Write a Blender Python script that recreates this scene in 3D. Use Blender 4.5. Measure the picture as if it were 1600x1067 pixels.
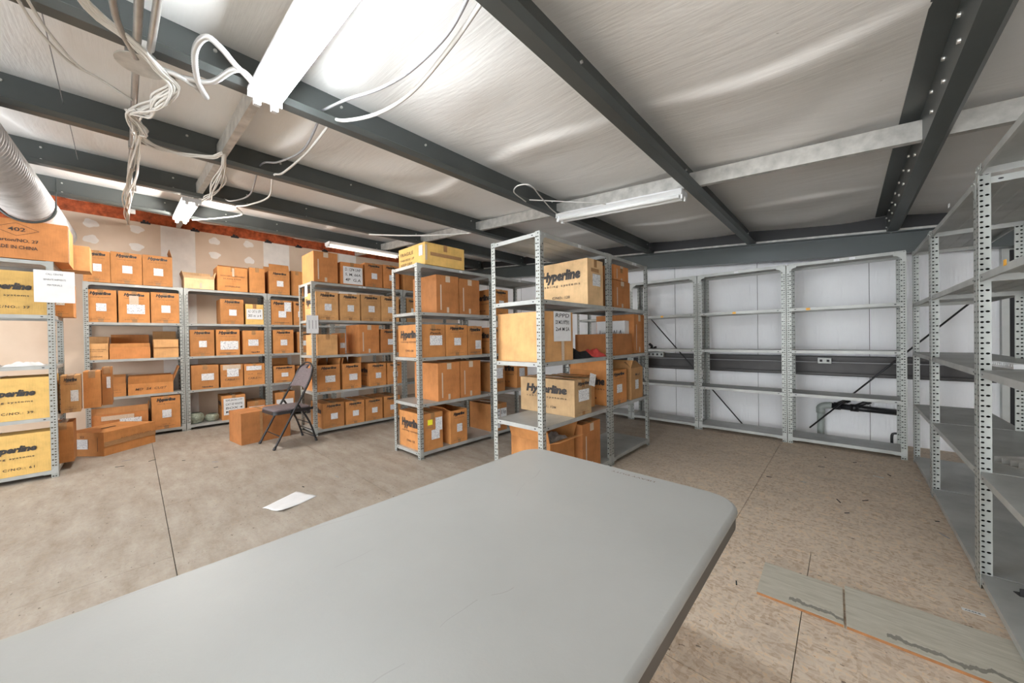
import bpy, bmesh, math, random
from mathutils import Vector, Matrix
from math import radians as RD, pi as PI, sin, cos
random.seed(7)
for _o in list(bpy.data.objects): bpy.data.objects.remove(_o)
SC = bpy.context.scene
COL = SC.collection

# ------------------------------------------------------------------ camera
F_PX, YAW, PITCH, ROLL, EYE = 555.33, -0.753657, -0.0083327, -0.0161158, 1.24
cy_, sy_ = cos(YAW), sin(YAW)
FW = Vector((sy_ * cos(PITCH), cy_ * cos(PITCH), sin(PITCH)))
RT = Vector((cy_, -sy_, 0.0)); UP = RT.cross(FW)
R2 = cos(ROLL) * RT + sin(ROLL) * UP
U2 = -sin(ROLL) * RT + cos(ROLL) * UP
cd = bpy.data.cameras.new('camera'); cam = bpy.data.objects.new('camera', cd); COL.objects.link(cam)
M = Matrix.Identity(4)
for i in range(3):
    M[i][0] = R2[i]; M[i][1] = U2[i]; M[i][2] = -FW[i]
M[0][3], M[1][3], M[2][3] = 0, 0, EYE
cam.matrix_world = M
cd.sensor_fit = 'HORIZONTAL'; cd.sensor_width = 36.0; cd.lens = 36.0 * F_PX / 1600.0
cd.clip_start = 0.02; cd.clip_end = 60
SC.camera = cam

# ------------------------------------------------------------------ world, exposure
W = bpy.data.worlds.new('world'); SC.world = W; W.use_nodes = True
W.node_tree.nodes['Background'].inputs[0].default_value = (0.93, 0.97, 1.0, 1)
W.node_tree.nodes['Background'].inputs[1].default_value = 3.5   # fill light let in by an opening added behind the camera
SC.view_settings.view_transform = 'Standard'; SC.view_settings.look = 'None'
SC.view_settings.gamma = 1.0; SC.view_settings.exposure = 1.15
SC.view_settings.use_curve_mapping = False
SC.cycles.max_bounces = 8; SC.cycles.diffuse_bounces = 5; SC.cycles.transparent_max_bounces = 24
SC.cycles.sample_clamp_indirect = 4.0
SC.cycles.use_denoising = True
# strength of the lit fluorescent tubes (emission), by fixture
TUBE_MAIN, TUBE_WALL, TUBE_DIM, TUBE_FILL = 52.0, 85.0, 1.6, 22.0  # the last strength is for the strip lights added as fill

# ------------------------------------------------------------------ materials
def nmat(name):
    m = bpy.data.materials.new(name); m.use_nodes = True
    nt = m.node_tree; b = nt.nodes['Principled BSDF']
    return m, nt, b
def lk(nt, a, b): nt.links.new(a, b)
def node(nt, t, **kw):
    n = nt.nodes.new(t)
    for k, v in kw.items():
        if k.startswith('i_'):
            key = k[2:]; key = int(key) if key.isdigit() else key
            n.inputs[key].default_value = v
        else: setattr(n, k, v)
    return n
def math_(nt, op, a, b=None, c=None, clamp=False):
    n = nt.nodes.new('ShaderNodeMath'); n.operation = op; n.use_clamp = clamp
    for i, v in enumerate((a, b, c)):
        if v is None: continue
        if isinstance(v, (int, float)): n.inputs[i].default_value = v
        else: lk(nt, v, n.inputs[i])
    return n.outputs[0]
def mixc(nt, fac, a, b, mode='MIX'):
    n = nt.nodes.new('ShaderNodeMix'); n.data_type = 'RGBA'; n.blend_type = mode
    for key, v in (('Factor', fac), ('A', a), ('B', b)):
        s = [x for x in n.inputs if x.name == key and (x.type == ('VALUE' if key == 'Factor' else 'RGBA'))][0]
        if isinstance(v, (int, float)): s.default_value = v
        elif isinstance(v, (tuple, list)): s.default_value = (*v[:3], 1)
        else: lk(nt, v, s)
    return [x for x in n.outputs if x.type == 'RGBA'][0]
def ramp(nt, fac, stops):
    n = nt.nodes.new('ShaderNodeValToRGB'); lk(nt, fac, n.inputs[0])
    e = n.color_ramp.elements
    while len(e) > 1: e.remove(e[-1])
    e[0].position = stops[0][0]; e[0].color = (*stops[0][1], 1) if len(stops[0][1]) == 3 else stops[0][1]
    for p, c in stops[1:]:
        x = e.new(p); x.color = (*c, 1)
    return n.outputs[0]
def noise(nt, vec, scale, detail=3, rough=.55, dist=0):
    n = nt.nodes.new('ShaderNodeTexNoise'); n.inputs['Scale'].default_value = scale
    n.inputs['Detail'].default_value = detail; n.inputs['Roughness'].default_value = rough
    n.inputs['Distortion'].default_value = dist
    if vec is not None: lk(nt, vec, n.inputs['Vector'])
    return n.outputs['Fac']
def coords(nt, kind='Object'):
    return nt.nodes.new('ShaderNodeTexCoord').outputs[kind]
def mapping(nt, vec, scale=(1, 1, 1), loc=(0, 0, 0), rot=(0, 0, 0)):
    n = nt.nodes.new('ShaderNodeMapping'); lk(nt, vec, n.inputs[0])
    n.inputs['Location'].default_value = loc; n.inputs['Rotation'].default_value = rot; n.inputs['Scale'].default_value = scale
    return n.outputs[0]
def bump(nt, h, strength, dist=0.01):
    n = nt.nodes.new('ShaderNodeBump'); n.inputs['Strength'].default_value = strength; n.inputs['Distance'].default_value = dist
    lk(nt, h, n.inputs['Height']); return n.outputs[0]
def plain(name, col, rough=.6, metal=0.0, var=0.0, vscale=8, bmp=0.0, spec=None, kind='Object'):
    m, nt, b = nmat(name)
    b.inputs['Roughness'].default_value = rough; b.inputs['Metallic'].default_value = metal
    v = coords(nt, kind); n = noise(nt, v, vscale, 4)
    if var > 0:
        lo = tuple(c * (1 - var) for c in col); hi = tuple(min(1, c * (1 + var)) for c in col)
        lk(nt, ramp(nt, n, [(.3, lo), (.7, hi)]), b.inputs['Base Color'])
    else:
        lk(nt, ramp(nt, n, [(.0, col), (1, tuple(min(1, c * 1.03) for c in col))]), b.inputs['Base Color'])
    if bmp: lk(nt, bump(nt, noise(nt, v, vscale * 6, 3), bmp, .004), b.inputs['Normal'])
    return m
MT = {}
STEEL = (0.42, 0.435, 0.42)
MT['steel'] = plain('painted_grey_steel', STEEL, .42, .25, .10, 5)
MT['steel_shelf'] = plain('dusty_shelf_steel', (0.42, 0.43, 0.415), .45, .25, .22, 3)
def perforated():
    m, nt, b = nmat('perforated_grey_steel')
    b.inputs['Base Color'].default_value = (0.46, 0.475, 0.455, 1); b.inputs['Roughness'].default_value = .42; b.inputs['Metallic'].default_value = .25
    v = coords(nt); s = nt.nodes.new('ShaderNodeSeparateXYZ'); lk(nt, v, s.inputs[0])
    u = math_(nt, 'MAXIMUM', s.outputs[0], s.outputs[1]); z = s.outputs[2]
    def holes(uc, pitch, off, ru, rz):
        zz = math_(nt, 'SUBTRACT', math_(nt, 'FLOORED_MODULO', math_(nt, 'ADD', z, off), pitch), pitch / 2)
        a = math_(nt, 'POWER', math_(nt, 'DIVIDE', math_(nt, 'SUBTRACT', u, uc), ru), 2)
        c = math_(nt, 'POWER', math_(nt, 'DIVIDE', zz, rz), 2)
        return math_(nt, 'LESS_THAN', math_(nt, 'ADD', a, c), 1.0)
    h = math_(nt, 'MAXIMUM', holes(.016, .0254, 0, .0058, .0046), holes(.033, .0508, .012, .0068, .0052))
    n = noise(nt, v, 6, 3)
    lk(nt, ramp(nt, n, [(.3, (.33, .345, .325)), (.7, (.41, .425, .405))]), b.inputs['Base Color'])
    t = nt.nodes.new('ShaderNodeMixShader'); t.inputs[0].default_value = .45; tt = nt.nodes.new('ShaderNodeBsdfTransparent'); td = nt.nodes.new('ShaderNodeBsdfDiffuse'); td.inputs[0].default_value = (.01, .01, .01, 1)  # dark diffuse share of each hole stands in for shade inside the post
    lk(nt, td.outputs[0], t.inputs[1]); lk(nt, tt.outputs[0], t.inputs[2]); mx = nt.nodes.new('ShaderNodeMixShader')
    lk(nt, h, mx.inputs[0]); lk(nt, b.outputs[0], mx.inputs[1]); lk(nt, t.outputs[0], mx.inputs[2])
    lk(nt, mx.outputs[0], nt.nodes['Material Output'].inputs[0])
    return m
MT['perf'] = perforated()
MT['bolt'] = plain('zinc_bolt', (.62, .62, .60), .3, .7)
MT['galv'] = plain('galvanised_strip', (.50, .49, .46), .45, .35, .22, 14)
MT['purlin'] = plain('grey_green_painted_purlin', (.085, .094, .092), .38, .15, .10, 2.5, .02)
MT['beam'] = plain('dark_painted_rafter', (.07, .082, .083), .33, .2, .10, 2)
def cardboard(name, c, stripe=True):
    m, nt, b = nmat(name); b.inputs['Roughness'].default_value = .78
    v = coords(nt); oi = nt.nodes.new('ShaderNodeObjectInfo')
    n1 = noise(nt, v, 7, 5, .6); n2 = noise(nt, mapping(nt, v, (60, 60, 3)), 3, 2)
    k = math_(nt, 'ADD', math_(nt, 'MULTIPLY', n1, .75), math_(nt, 'MULTIPLY', n2, .25))
    lo = tuple(x * .74 for x in c); hi = tuple(min(1, x * 1.20) for x in c)
    col = ramp(nt, k, [(.30, lo), (.5, c), (.72, hi)])
    rnd = math_(nt, 'MULTIPLY_ADD', oi.outputs['Random'], .44, .76)
    hs = nt.nodes.new('ShaderNodeHueSaturation'); lk(nt, col, hs.inputs['Color']); lk(nt, rnd, hs.inputs['Value'])
    lk(nt, hs.outputs[0], b.inputs['Base Color'])
    lk(nt, bump(nt, math_(nt, 'ADD', noise(nt, v, 9, 4), math_(nt, 'MULTIPLY', n2, .25)), .35, .006), b.inputs['Normal'])
    return m
MT['cb_orange'] = cardboard('orange_brown_cardboard', (.52, .225, .07))
MT['cb_brown'] = cardboard('brown_cardboard', (.50, .20, .062))
MT['cb_tan'] = cardboard('tan_cardboard', (.57, .31, .125))
MT['cb_light'] = cardboard('light_kraft_cardboard', (.78, .54, .30))
MT['cb_pale'] = cardboard('pale_brown_cardboard', (.60, .40, .21))
MT['cb_yellow'] = cardboard('yellow_kraft_cardboard', (.66, .42, .13))
MT['cb_in'] = cardboard('inner_cardboard', (.34, .19, .10))
MT['ink'] = plain('black_print_ink', (.035, .03, .028), .6)
MT['ink_soft'] = plain('faded_print_ink', (.13, .075, .045), .7)
MT['tape'] = plain('brown_parcel_tape', (.40, .22, .10), .22, 0, .2, 12)
MT['cleartape'] = plain('clear_shiny_tape', (.62, .50, .38), .15, 0, .25, 20, .1)
MT['white'] = plain('white_paper', (.74, .75, .76), .7, 0, .04, 10)
MT['marker'] = plain('black_marker_ink', (.02, .02, .022), .5)
MT['orange_sticker'] = plain('orange_sticker', (.85, .42, .04), .6)
MT['yellow_sticker'] = plain('yellow_sticker', (.85, .80, .04), .6)
def printed_label():
    m, nt, b = nmat('white_printed_label'); b.inputs['Roughness'].default_value = .6
    v = coords(nt, 'Generated')
    s = nt.nodes.new('ShaderNodeSeparateXYZ'); lk(nt, v, s.inputs[0])
    row = math_(nt, 'FLOOR', math_(nt, 'MULTIPLY', s.outputs[2], 11))
    cmb = nt.nodes.new('ShaderNodeCombineXYZ'); lk(nt, math_(nt, 'MULTIPLY', s.outputs[0], 16), cmb.inputs[0]); lk(nt, math_(nt, 'MULTIPLY', row, 7.3), cmb.inputs[1])
    oi = nt.nodes.new('ShaderNodeObjectInfo'); lk(nt, math_(nt, 'MULTIPLY', oi.outputs['Random'], 40), cmb.inputs[2])
    n = noise(nt, cmb.outputs[0], 1.0, 1)
    g = math_(nt, 'GREATER_THAN', n, .55)
    inrow = math_(nt, 'GREATER_THAN', math_(nt, 'FRACT', math_(nt, 'MULTIPLY', s.outputs[2], 11)), .55)
    k = math_(nt, 'MULTIPLY', g, inrow)
    lk(nt, mixc(nt, math_(nt, 'MULTIPLY', k, .8), (.78, .79, .80), (.10, .12, .18)), b.inputs['Base Color'])
    return m
MT['label'] = printed_label()
MT['black_metal'] = plain('black_enamel_tube', (.022, .022, .024), .32, .2)
MT['fabric'] = plain('grey_mauve_chair_fabric', (.125, .10, .105), .9, 0, .25, 60, .4)
MT['vinyl'] = plain('black_vinyl', (.022, .022, .025), .45)
MT['white_enamel'] = plain('white_enamel_fixture', (.72, .73, .74), .35, 0, .03, 5)
MT['tube_off'] = plain('unlit_fluorescent_tube', (.80, .81, .80), .25)
MT['cable_white'] = plain('white_cable_jacket', (.66, .65, .62), .45)
MT['cable_grey'] = plain('grey_cable_jacket', (.30, .30, .31), .5)
MT['flex'] = plain('armoured_flexible_conduit', (.62, .62, .61), .35, .45)
MT['emt'] = plain('steel_conduit', (.45, .44, .42), .3, .6, .15, 12)
MT['duct'] = plain('ribbed_duct_foil', (.50, .50, .51), .5, .1, .2, 9, .1)
MT['dark'] = plain('dark_recess', (.02, .02, .022), .7)
MT['black_abs'] = plain('black_plastic_pipe', (.018, .019, .022), .3)
MT['grey_pipe'] = plain('grey_painted_pipe', (.36, .40, .38), .4)
MT['plywood_edge'] = plain('orange_plywood_edge', (.30, .13, .045), .7, 0, .2, 30)
MT['poly'] = plain('crumpled_plastic_film', (.62, .62, .62), .12, 0, .3, 24, .8)
MT['cloth_black'] = plain('black_cloth', (.015, .014, .016), .85)
MT['cloth_red'] = plain('red_cloth', (.55, .06, .05), .8)
MT['green_film'] = plain('greenish_shrink_film', (.30, .33, .26), .1, .1, .4, 30, .6)
def emis(name, col, s):
    m = bpy.data.materials.new(name); m.use_nodes = True; nt = m.node_tree
    nt.nodes.remove(nt.nodes['Principled BSDF'])
    e = nt.nodes.new('ShaderNodeEmission'); e.inputs[0].default_value = (*col, 1); e.inputs[1].default_value = s
    lk(nt, e.outputs[0], nt.nodes['Material Output'].inputs[0]); return m
MT['tube_main'] = emis('lit_tube_cool', (.90, .96, 1.0), TUBE_MAIN)
MT['tube_wall'] = emis('lit_tube_wall', (1.0, .96, .90), TUBE_WALL)
MT['tube_dim'] = emis('failing_tube', (1.0, .86, .68), TUBE_DIM)
MT['tube_fill'] = emis('added_fill_tube', (1.0, .98, .95), TUBE_FILL)

# ceiling vinyl insulation facing
def vinyl():
    m, nt, b = nmat('white_vinyl_insulation_facing'); b.inputs['Roughness'].default_value = .50
    v = coords(nt)
    fine = noise(nt, mapping(nt, v, (3, 60, 1)), 1.6, 4, .6)
    big = noise(nt, mapping(nt, v, (.5, 2.2, 1)), 1.4, 4, .6, .6)
    n3 = noise(nt, v, 1.1, 5)
    col = ramp(nt, n3, [(.3, (.80, .79, .765)), (.7, (.89, .885, .87))])
    specks = math_(nt, 'GREATER_THAN', noise(nt, v, 26, 2), .80)
    lk(nt, mixc(nt, math_(nt, 'MULTIPLY', specks, .4), col, (.12, .11, .10)), b.inputs['Base Color'])
    h = math_(nt, 'ADD', math_(nt, 'MULTIPLY', fine, .10), math_(nt, 'MULTIPLY', big, 1.0))
    lk(nt, bump(nt, h, .30, .035), b.inputs['Normal'])
    return m
MT['vinyl_roof'] = vinyl()
def wallvinyl():
    m, nt, b = nmat('white_wall_insulation_facing'); b.inputs['Roughness'].default_value = .35
    v = coords(nt)
    fine = noise(nt, mapping(nt, v, (40, 1, 2.2)), 1.5, 4, .6)
    big = noise(nt, mapping(nt, v, (3.0, 1, .8)), 1.2, 3)
    col = ramp(nt, noise(nt, v, 1.3, 4), [(.3, (.80, .81, .84)), (.7, (.90, .91, .93))])
    lk(nt, col, b.inputs['Base Color'])
    lk(nt, bump(nt, math_(nt, 'ADD', math_(nt, 'MULTIPLY', fine, .3), big), .5, .03), b.inputs['Normal'])
    return m
MT['vinyl_wall'] = wallvinyl()
def gyp():
    m, nt, b = nmat('bare_gypsum_board'); b.inputs['Roughness'].default_value = .85
    v = coords(nt)
    lk(nt, ramp(nt, noise(nt, v, 2.2, 5), [(.3, (.62, .49, .37)), (.7, (.71, .58, .46))]), b.inputs['Base Color'])
    return m
MT['gypsum'] = gyp()
MT['compound'] = plain('dried_joint_compound', (.80, .77, .73), .85, 0, .06, 9)
MT['pinkwool'] = plain('orange_glass_wool', (.44, .10, .035), .95, 0, .5, 14, .9)
def osb():
    m, nt, b = nmat('dusty_osb_floor'); b.inputs['Roughness'].default_value = .72
    v = coords(nt)
    s = nt.nodes.new('ShaderNodeSeparateXYZ'); lk(nt, v, s.inputs[0])
    # flakes
    wob = nt.nodes.new('ShaderNodeTexNoise'); wob.inputs['Scale'].default_value = 9; lk(nt, v, wob.inputs['Vector'])
    vm = nt.nodes.new('ShaderNodeVectorMath'); vm.operation = 'MULTIPLY_ADD'
    lk(nt, wob.outputs['Color'], vm.inputs[0]); vm.inputs[1].default_value = (.06, .06, 0); lk(nt, v, vm.inputs[2])
    def flakes(rot, sc):
        vo = nt.nodes.new('ShaderNodeTexVoronoi'); vo.inputs['Scale'].default_value = 1.0; vo.inputs['Randomness'].default_value = 1
        lk(nt, mapping(nt, vm.outputs[0], sc, rot=(0, 0, rot)), vo.inputs['Vector'])
        sp = nt.nodes.new('ShaderNodeSeparateColor'); lk(nt, vo.outputs['Color'], sp.inputs[0]); return sp.outputs[0], vo.outputs['Distance']
    f1, d1 = flakes(.4, (30, 84, 1)); f2, d2 = flakes(-.9, (78, 30, 1)); f3, d3 = flakes(1.5, (50, 105, 1))
    k = math_(nt, 'MULTIPLY_ADD', f2, .35, math_(nt, 'MULTIPLY', f1, .35)); k = math_(nt, 'MULTIPLY_ADD', f3, .30, k)
    wood = ramp(nt, k, [(.18, (.52, .38, .26)), (.42, (.65, .52, .40)), (.60, (.73, .62, .50)), (.85, (.80, .60, .40))])
    # grey-beige trodden left part
    dusty = ramp(nt, noise(nt, mapping(nt, v, (1, 3, 1)), 3.0, 6, .65), [(.32, (.205, .172, .138)), (.5, (.27, .24, .205)), (.68, (.335, .31, .275))])
    lr = math_(nt, 'ADD', s.outputs[0], math_(nt, 'MULTIPLY', math_(nt, 'SUBTRACT', noise(nt, v, 1.1, 3), .5), 1.6))
    fac = nt.nodes.new('ShaderNodeMapRange'); lk(nt, lr, fac.inputs[0])
    fac.inputs[1].default_value = -2.6; fac.inputs[2].default_value = -.7; fac.inputs[3].default_value = .15; fac.inputs[4].default_value = .85
    col = mixc(nt, fac.outputs[0], dusty, wood)
    # grime patches
    gr = nt.nodes.new('ShaderNodeMapRange'); lk(nt, noise(nt, mapping(nt, v, (1, 1.5, 1)), 2.6, 8, .72), gr.inputs[0])
    gr.inputs[1].default_value = .52; gr.inputs[2].default_value = .74; gr.inputs[3].default_value = 0; gr.inputs[4].default_value = .38
    col = mixc(nt, gr.outputs[0], col, (.27, .225, .19))
    sp = math_(nt, 'GREATER_THAN', noise(nt, mapping(nt, v, (1, 1.7, 1)), 26, 3, .5), .70)
    col = mixc(nt, math_(nt, 'MULTIPLY', sp, .75), col, (.09, .065, .05))
    wh = math_(nt, 'GREATER_THAN', noise(nt, mapping(nt, v, (1.4, 1, 1), (5, 3, 0)), 21, 3, .5), .74)
    col = mixc(nt, math_(nt, 'MULTIPLY', wh, .4), col, (.66, .60, .52))
    lk(nt, col, b.inputs['Base Color'])
    lk(nt, bump(nt, math_(nt, 'ADD', k, noise(nt, v, 40, 3)), .25, .003), b.inputs['Normal'])
    return m
MT['floor'] = osb()
def plyboard():
    m, nt, b = nmat('weathered_grey_plywood'); b.inputs['Roughness'].default_value = .75
    v = coords(nt)
    g = noise(nt, mapping(nt, v, (3, 22, 1)), 2.5, 5, .6, 1.2)
    col = ramp(nt, g, [(.3, (.43, .405, .33)), (.7, (.58, .55, .47))])
    s = nt.nodes.new('ShaderNodeSeparateXYZ'); lk(nt, v, s.inputs[0])
    edge = math_(nt, 'ADD', s.outputs[1], math_(nt, 'MULTIPLY', noise(nt, mapping(nt, v, (1, .2, 1)), 22, 3), -.12))
    st = math_(nt, 'MULTIPLY', math_(nt, 'LESS_THAN', math_(nt, 'ABSOLUTE', math_(nt, 'ADD', edge, .012)), .012), math_(nt, 'GREATER_THAN', s.outputs[0], .12))
    col = mixc(nt, math_(nt, 'MULTIPLY', st, .7), col, (.12, .115, .10))
    lk(nt, col, b.inputs['Base Color']); lk(nt, bump(nt, g, .3, .002), b.inputs['Normal'])
    return m
MT['plyboard'] = plyboard()
def tableplastic():
    m, nt, b = nmat('scuffed_white_plastic'); b.inputs['Roughness'].default_value = .42
    v = coords(nt)
    n = noise(nt, v, 2.2, 6, .6)
    col = ramp(nt, n, [(.3, (.30, .30, .285)), (.7, (.335, .335, .32))])
    w = nt.nodes.new('ShaderNodeTexWave'); w.inputs['Scale'].default_value = 1.1; w.inputs['Distortion'].default_value = 9; w.inputs['Detail'].default_value = 3
    w.inputs['Detail Scale'].default_value = 1.2; lk(nt, v, w.inputs['Vector'])
    sc1 = math_(nt, 'MULTIPLY', math_(nt, 'GREATER_THAN', w.outputs['Fac'], .99985), math_(nt, 'GREATER_THAN', noise(nt, v, 5, 2), .56))
    col = mixc(nt, math_(nt, 'MULTIPLY', sc1, .45), col, (.22, .21, .20))
    sp = math_(nt, 'GREATER_THAN', noise(nt, v, 30, 2, .4), .80)
    col = mixc(nt, math_(nt, 'MULTIPLY', sp, .35), col, (.28, .25, .25))
    lk(nt, col, b.inputs['Base Color']); lk(nt, bump(nt, noise(nt, v, 160, 2), .12, .0015), b.inputs['Normal'])
    return m
MT['table'] = tableplastic()
MT['table_under_shade'] = plain('grey_underside_and_edge_shade', (.085, .075, .065), .5)  # also colours the table edge, where the dark tone stands in for shade
MT['girt'] = plain('dark_brown_primer_girt', (.035, .031, .030), .4, .1, .3, 5)
MT['rake'] = plain('black_primer_channel', (.022, .022, .024), .5)

# ------------------------------------------------------------------ mesh helpers
class MB:
    def __init__(s): s.bm = bmesh.new()
    def box(s, x0, x1, y0, y1, z0, z1, rot=None, about=None):
        vs = [s.bm.verts.new((x, y, z)) for x in (x0, x1) for y in (y0, y1) for z in (z0, z1)]
        for f in ((0, 1, 3, 2), (4, 6, 7, 5), (0, 4, 5, 1), (2, 3, 7, 6), (0, 2, 6, 4), (1, 5, 7, 3)):
            s.bm.faces.new([vs[i] for i in f])
        if rot is not None: bmesh.ops.rotate(s.bm, verts=vs, cent=about or (0, 0, 0), matrix=rot)
        return vs
    def prism(s, pts, axis, a, b):
        """extrude a 2D polygon along axis from a to b"""
        def mk(p, t):
            return {'x': (t, p[0], p[1]), 'y': (p[0], t, p[1]), 'z': (p[0], p[1], t)}[axis]
        A = [s.bm.verts.new(mk(p, a)) for p in pts]; B = [s.bm.verts.new(mk(p, b)) for p in pts]
        n = len(pts)
        s.bm.faces.new(A); s.bm.faces.new(B[::-1])
        for i in range(n): s.bm.faces.new((A[i], B[i], B[(i + 1) % n], A[(i + 1) % n]))
        return A + B
    def cyl(s, p, q, r, n=12, r2=None, cap=True):
        p, q = Vector(p), Vector(q); d = (q - p); L = d.length; d.normalize()
        u = d.orthogonal().normalized(); w = d.cross(u); r2 = r if r2 is None else r2
        A = [s.bm.verts.new(p + (u * cos(2 * PI * i / n) + w * sin(2 * PI * i / n)) * r) for i in range(n)]
        B = [s.bm.verts.new(q + (u * cos(2 * PI * i / n) + w * sin(2 * PI * i / n)) * r2) for i in range(n)]
        for i in range(n):
            f = s.bm.faces.new((A[i], A[(i + 1) % n], B[(i + 1) % n], B[i])); f.smooth = True
        if cap: s.bm.faces.new(A[::-1]); s.bm.faces.new(B)
    def tube(s, pts, r, n=8, sub=6, smooth=True, rf=None, cap=True):
        P = [Vector(p) for p in pts]
        if smooth and len(P) > 2:
            Q = []
            for i in range(len(P) - 1):
                a, b, c, d = P[max(i - 1, 0)], P[i], P[i + 1], P[min(i + 2, len(P) - 1)]
                for k in range(sub):
                    t = k / sub
                    Q.append(0.5 * ((2 * b) + (c - a) * t + (2 * a - 5 * b + 4 * c - d) * t * t + (3 * b - a - 3 * c + d) * t ** 3))
            Q.append(P[-1]); P = Q
        up = None; rings = []
        for i, p in enumerate(P):
            t = (P[min(i + 1, len(P) - 1)] - P[max(i - 1, 0)]).normalized()
            if up is None: up = t.orthogonal().normalized()
            up = (up - t * up.dot(t)).normalized(); w = t.cross(up)
            rr = r if rf is None else rf(i)
            rings.append([s.bm.verts.new(p + (up * cos(2 * PI * k / n) + w * sin(2 * PI * k / n)) * rr) for k in range(n)])
        for a, b in zip(rings, rings[1:]):
            for k in range(n):
                f = s.bm.faces.new((a[k], a[(k + 1) % n], b[(k + 1) % n], b[k])); f.smooth = True
        if cap: s.bm.faces.new(rings[0][::-1]); s.bm.faces.new(rings[-1])
    def grid(s, fn, nu, nv, smooth=True):
        V = [[s.bm.verts.new(fn(i / nu, j / nv)) for j in range(nv + 1)] for i in range(nu + 1)]
        for i in range(nu):
            for j in range(nv):
                f = s.bm.faces.new((V[i][j], V[i + 1][j], V[i + 1][j + 1], V[i][j + 1])); f.smooth = smooth
    def bevel(s, w, seg=1):
        bmesh.ops.bevel(s.bm, geom=list(s.bm.edges), offset=w, segments=seg, affect='EDGES', clamp_overlap=True)
    def mesh(s, name, m=None, norm=True):
        if norm: bmesh.ops.recalc_face_normals(s.bm, faces=list(s.bm.faces))
        me = bpy.data.meshes.new(name); s.bm.to_mesh(me); s.bm.free()
        if m: me.materials.append(MT[m] if isinstance(m, str) else m)
        return me
def link(name, me, parent=None, loc=(0, 0, 0), rot=(0, 0, 0), scale=(1, 1, 1)):
    o = bpy.data.objects.new(name, me); COL.objects.link(o)
    o.location = loc; o.rotation_euler = rot; o.scale = scale
    if parent: o.parent = parent
    return o
def empty(name, loc, rz=0): return link(name, None, None, loc, (0, 0, rz))
def tag(o, label, cat, group=None, kind=None):
    if label: o['label'] = label
    if cat: o['category'] = cat
    if group: o['group'] = group
    if kind: o['kind'] = kind
    return o
def struct(o, label=None): 
    o['kind'] = 'structure'
    if label: o['label'] = label
    return o
def copy_tree(o, parent=None):
    c = o.copy(); COL.objects.link(c); c.parent = parent
    for ch in o.children: copy_tree(ch, c)
    return c

TX = {}
def text_mesh(s, m='ink', bold=.0, shear=.0, space=1.0, width=1.0):
    """flat lettering mesh in the XZ plane (faces -Y), normalised to `width`, origin lower left; returns mesh, height"""
    key = (s, m, bold, shear, space)
    if key not in TX:
        c = bpy.data.curves.new('lettering', 'FONT'); c.body = s; c.offset = bold; c.shear = shear; c.space_character = space
        c.size = 1; c.resolution_u = 2; c.fill_mode = 'FRONT'; c.align_x = 'LEFT'
        o = bpy.data.objects.new('lettering', c); COL.objects.link(o)
        dg = bpy.context.evaluated_depsgraph_get()
        me = bpy.data.meshes.new_from_object(o.evaluated_get(dg)); bpy.data.objects.remove(o); bpy.data.curves.remove(c)
        xs = [v.co.x for v in me.vertices]; ys = [v.co.y for v in me.vertices]
        x0, x1, y0, y1 = min(xs), max(xs), min(ys), max(ys); k = 1 / (x1 - x0)
        for v in me.vertices: v.co = Vector(((v.co.x - x0) * k, 0, (v.co.y - y0) * k))
        me.materials.clear(); me.materials.append(MT[m])
        TX[key] = (me, (y1 - y0) * k)
    return TX[key]
def join_text(items, name, mats):
    """items: (string, x, z, width, height or None, opts, mat index) -> one mesh in XZ plane"""
    bm = bmesh.new()
    for s, x, z, w, h, op, mi in items:
        if s in ('#rect', '#poly'):
            pts = [(x, z), (x + w, z), (x + w, z + h), (x, z + h)] if s == '#rect' else op
            f = bm.faces.new([bm.verts.new((px, 0, pz)) for px, pz in pts]); f.material_index = mi; continue
        me, hh = text_mesh(s, **op)
        sz = (h / hh) if h else w
        n0 = len(bm.verts); f0 = len(bm.faces)
        bm.from_mesh(me); bm.verts.ensure_lookup_table(); bm.faces.ensure_lookup_table()
        for v in bm.verts[n0:]: v.co = Vector((x + v.co.x * w, 0, z + v.co.z * sz))
        for f in bm.faces[f0:]: f.material_index = mi
    me = bpy.data.meshes.new(name); bm.to_mesh(me); bm.free()
    for m in mats: me.materials.append(MT[m])
    return me

# ================================================================== THE SETTING
XL, XR, YF, YB = -7.30, 3.20, -4.00, 5.75
def zb(x): return 2.31 + .0833 * (.36 - x)          # underside of the purlins
PX = [-6.18, -4.87, -3.55, -2.24, -.91, .36, 1.67, 2.98]
# floor: OSB sheets with open joints over a dark sub-floor
mb = MB()
rows = [(-4.96, -3.74), (-3.74, -2.52), (-2.52, -1.08), (-1.08, .14), (.14, 1.40), (1.40, 2.62), (2.62, 3.84), (3.84, 5.06), (5.06, 6.0)]
offs = [-1.6, -.4, -1.0, -2.87, -1.37, -.15, -.545, -.545, -1.2]
for (y0, y1), off in zip(rows, offs):
    x = off - 2.44 * 4
    while x < XR + .1:
        a, b = max(x, XL - .2), min(x + 2.44, XR + .2)
        if b > a and y1 > YF: mb.box(a + .0015, b - .0015, max(y0, YF - .1) + .002, min(y1, YB + .1) - .002, -.018, 0)
        x += 2.44
fl = link('floor', mb.mesh('floor', 'floor')); struct(fl)
mb = MB(); mb.box(XL - .2, XR + .2, YF - .2, YB + .2, -.06, -.02)
struct(link('trim_1', mb.mesh('subfloor', 'dark')))
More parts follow.
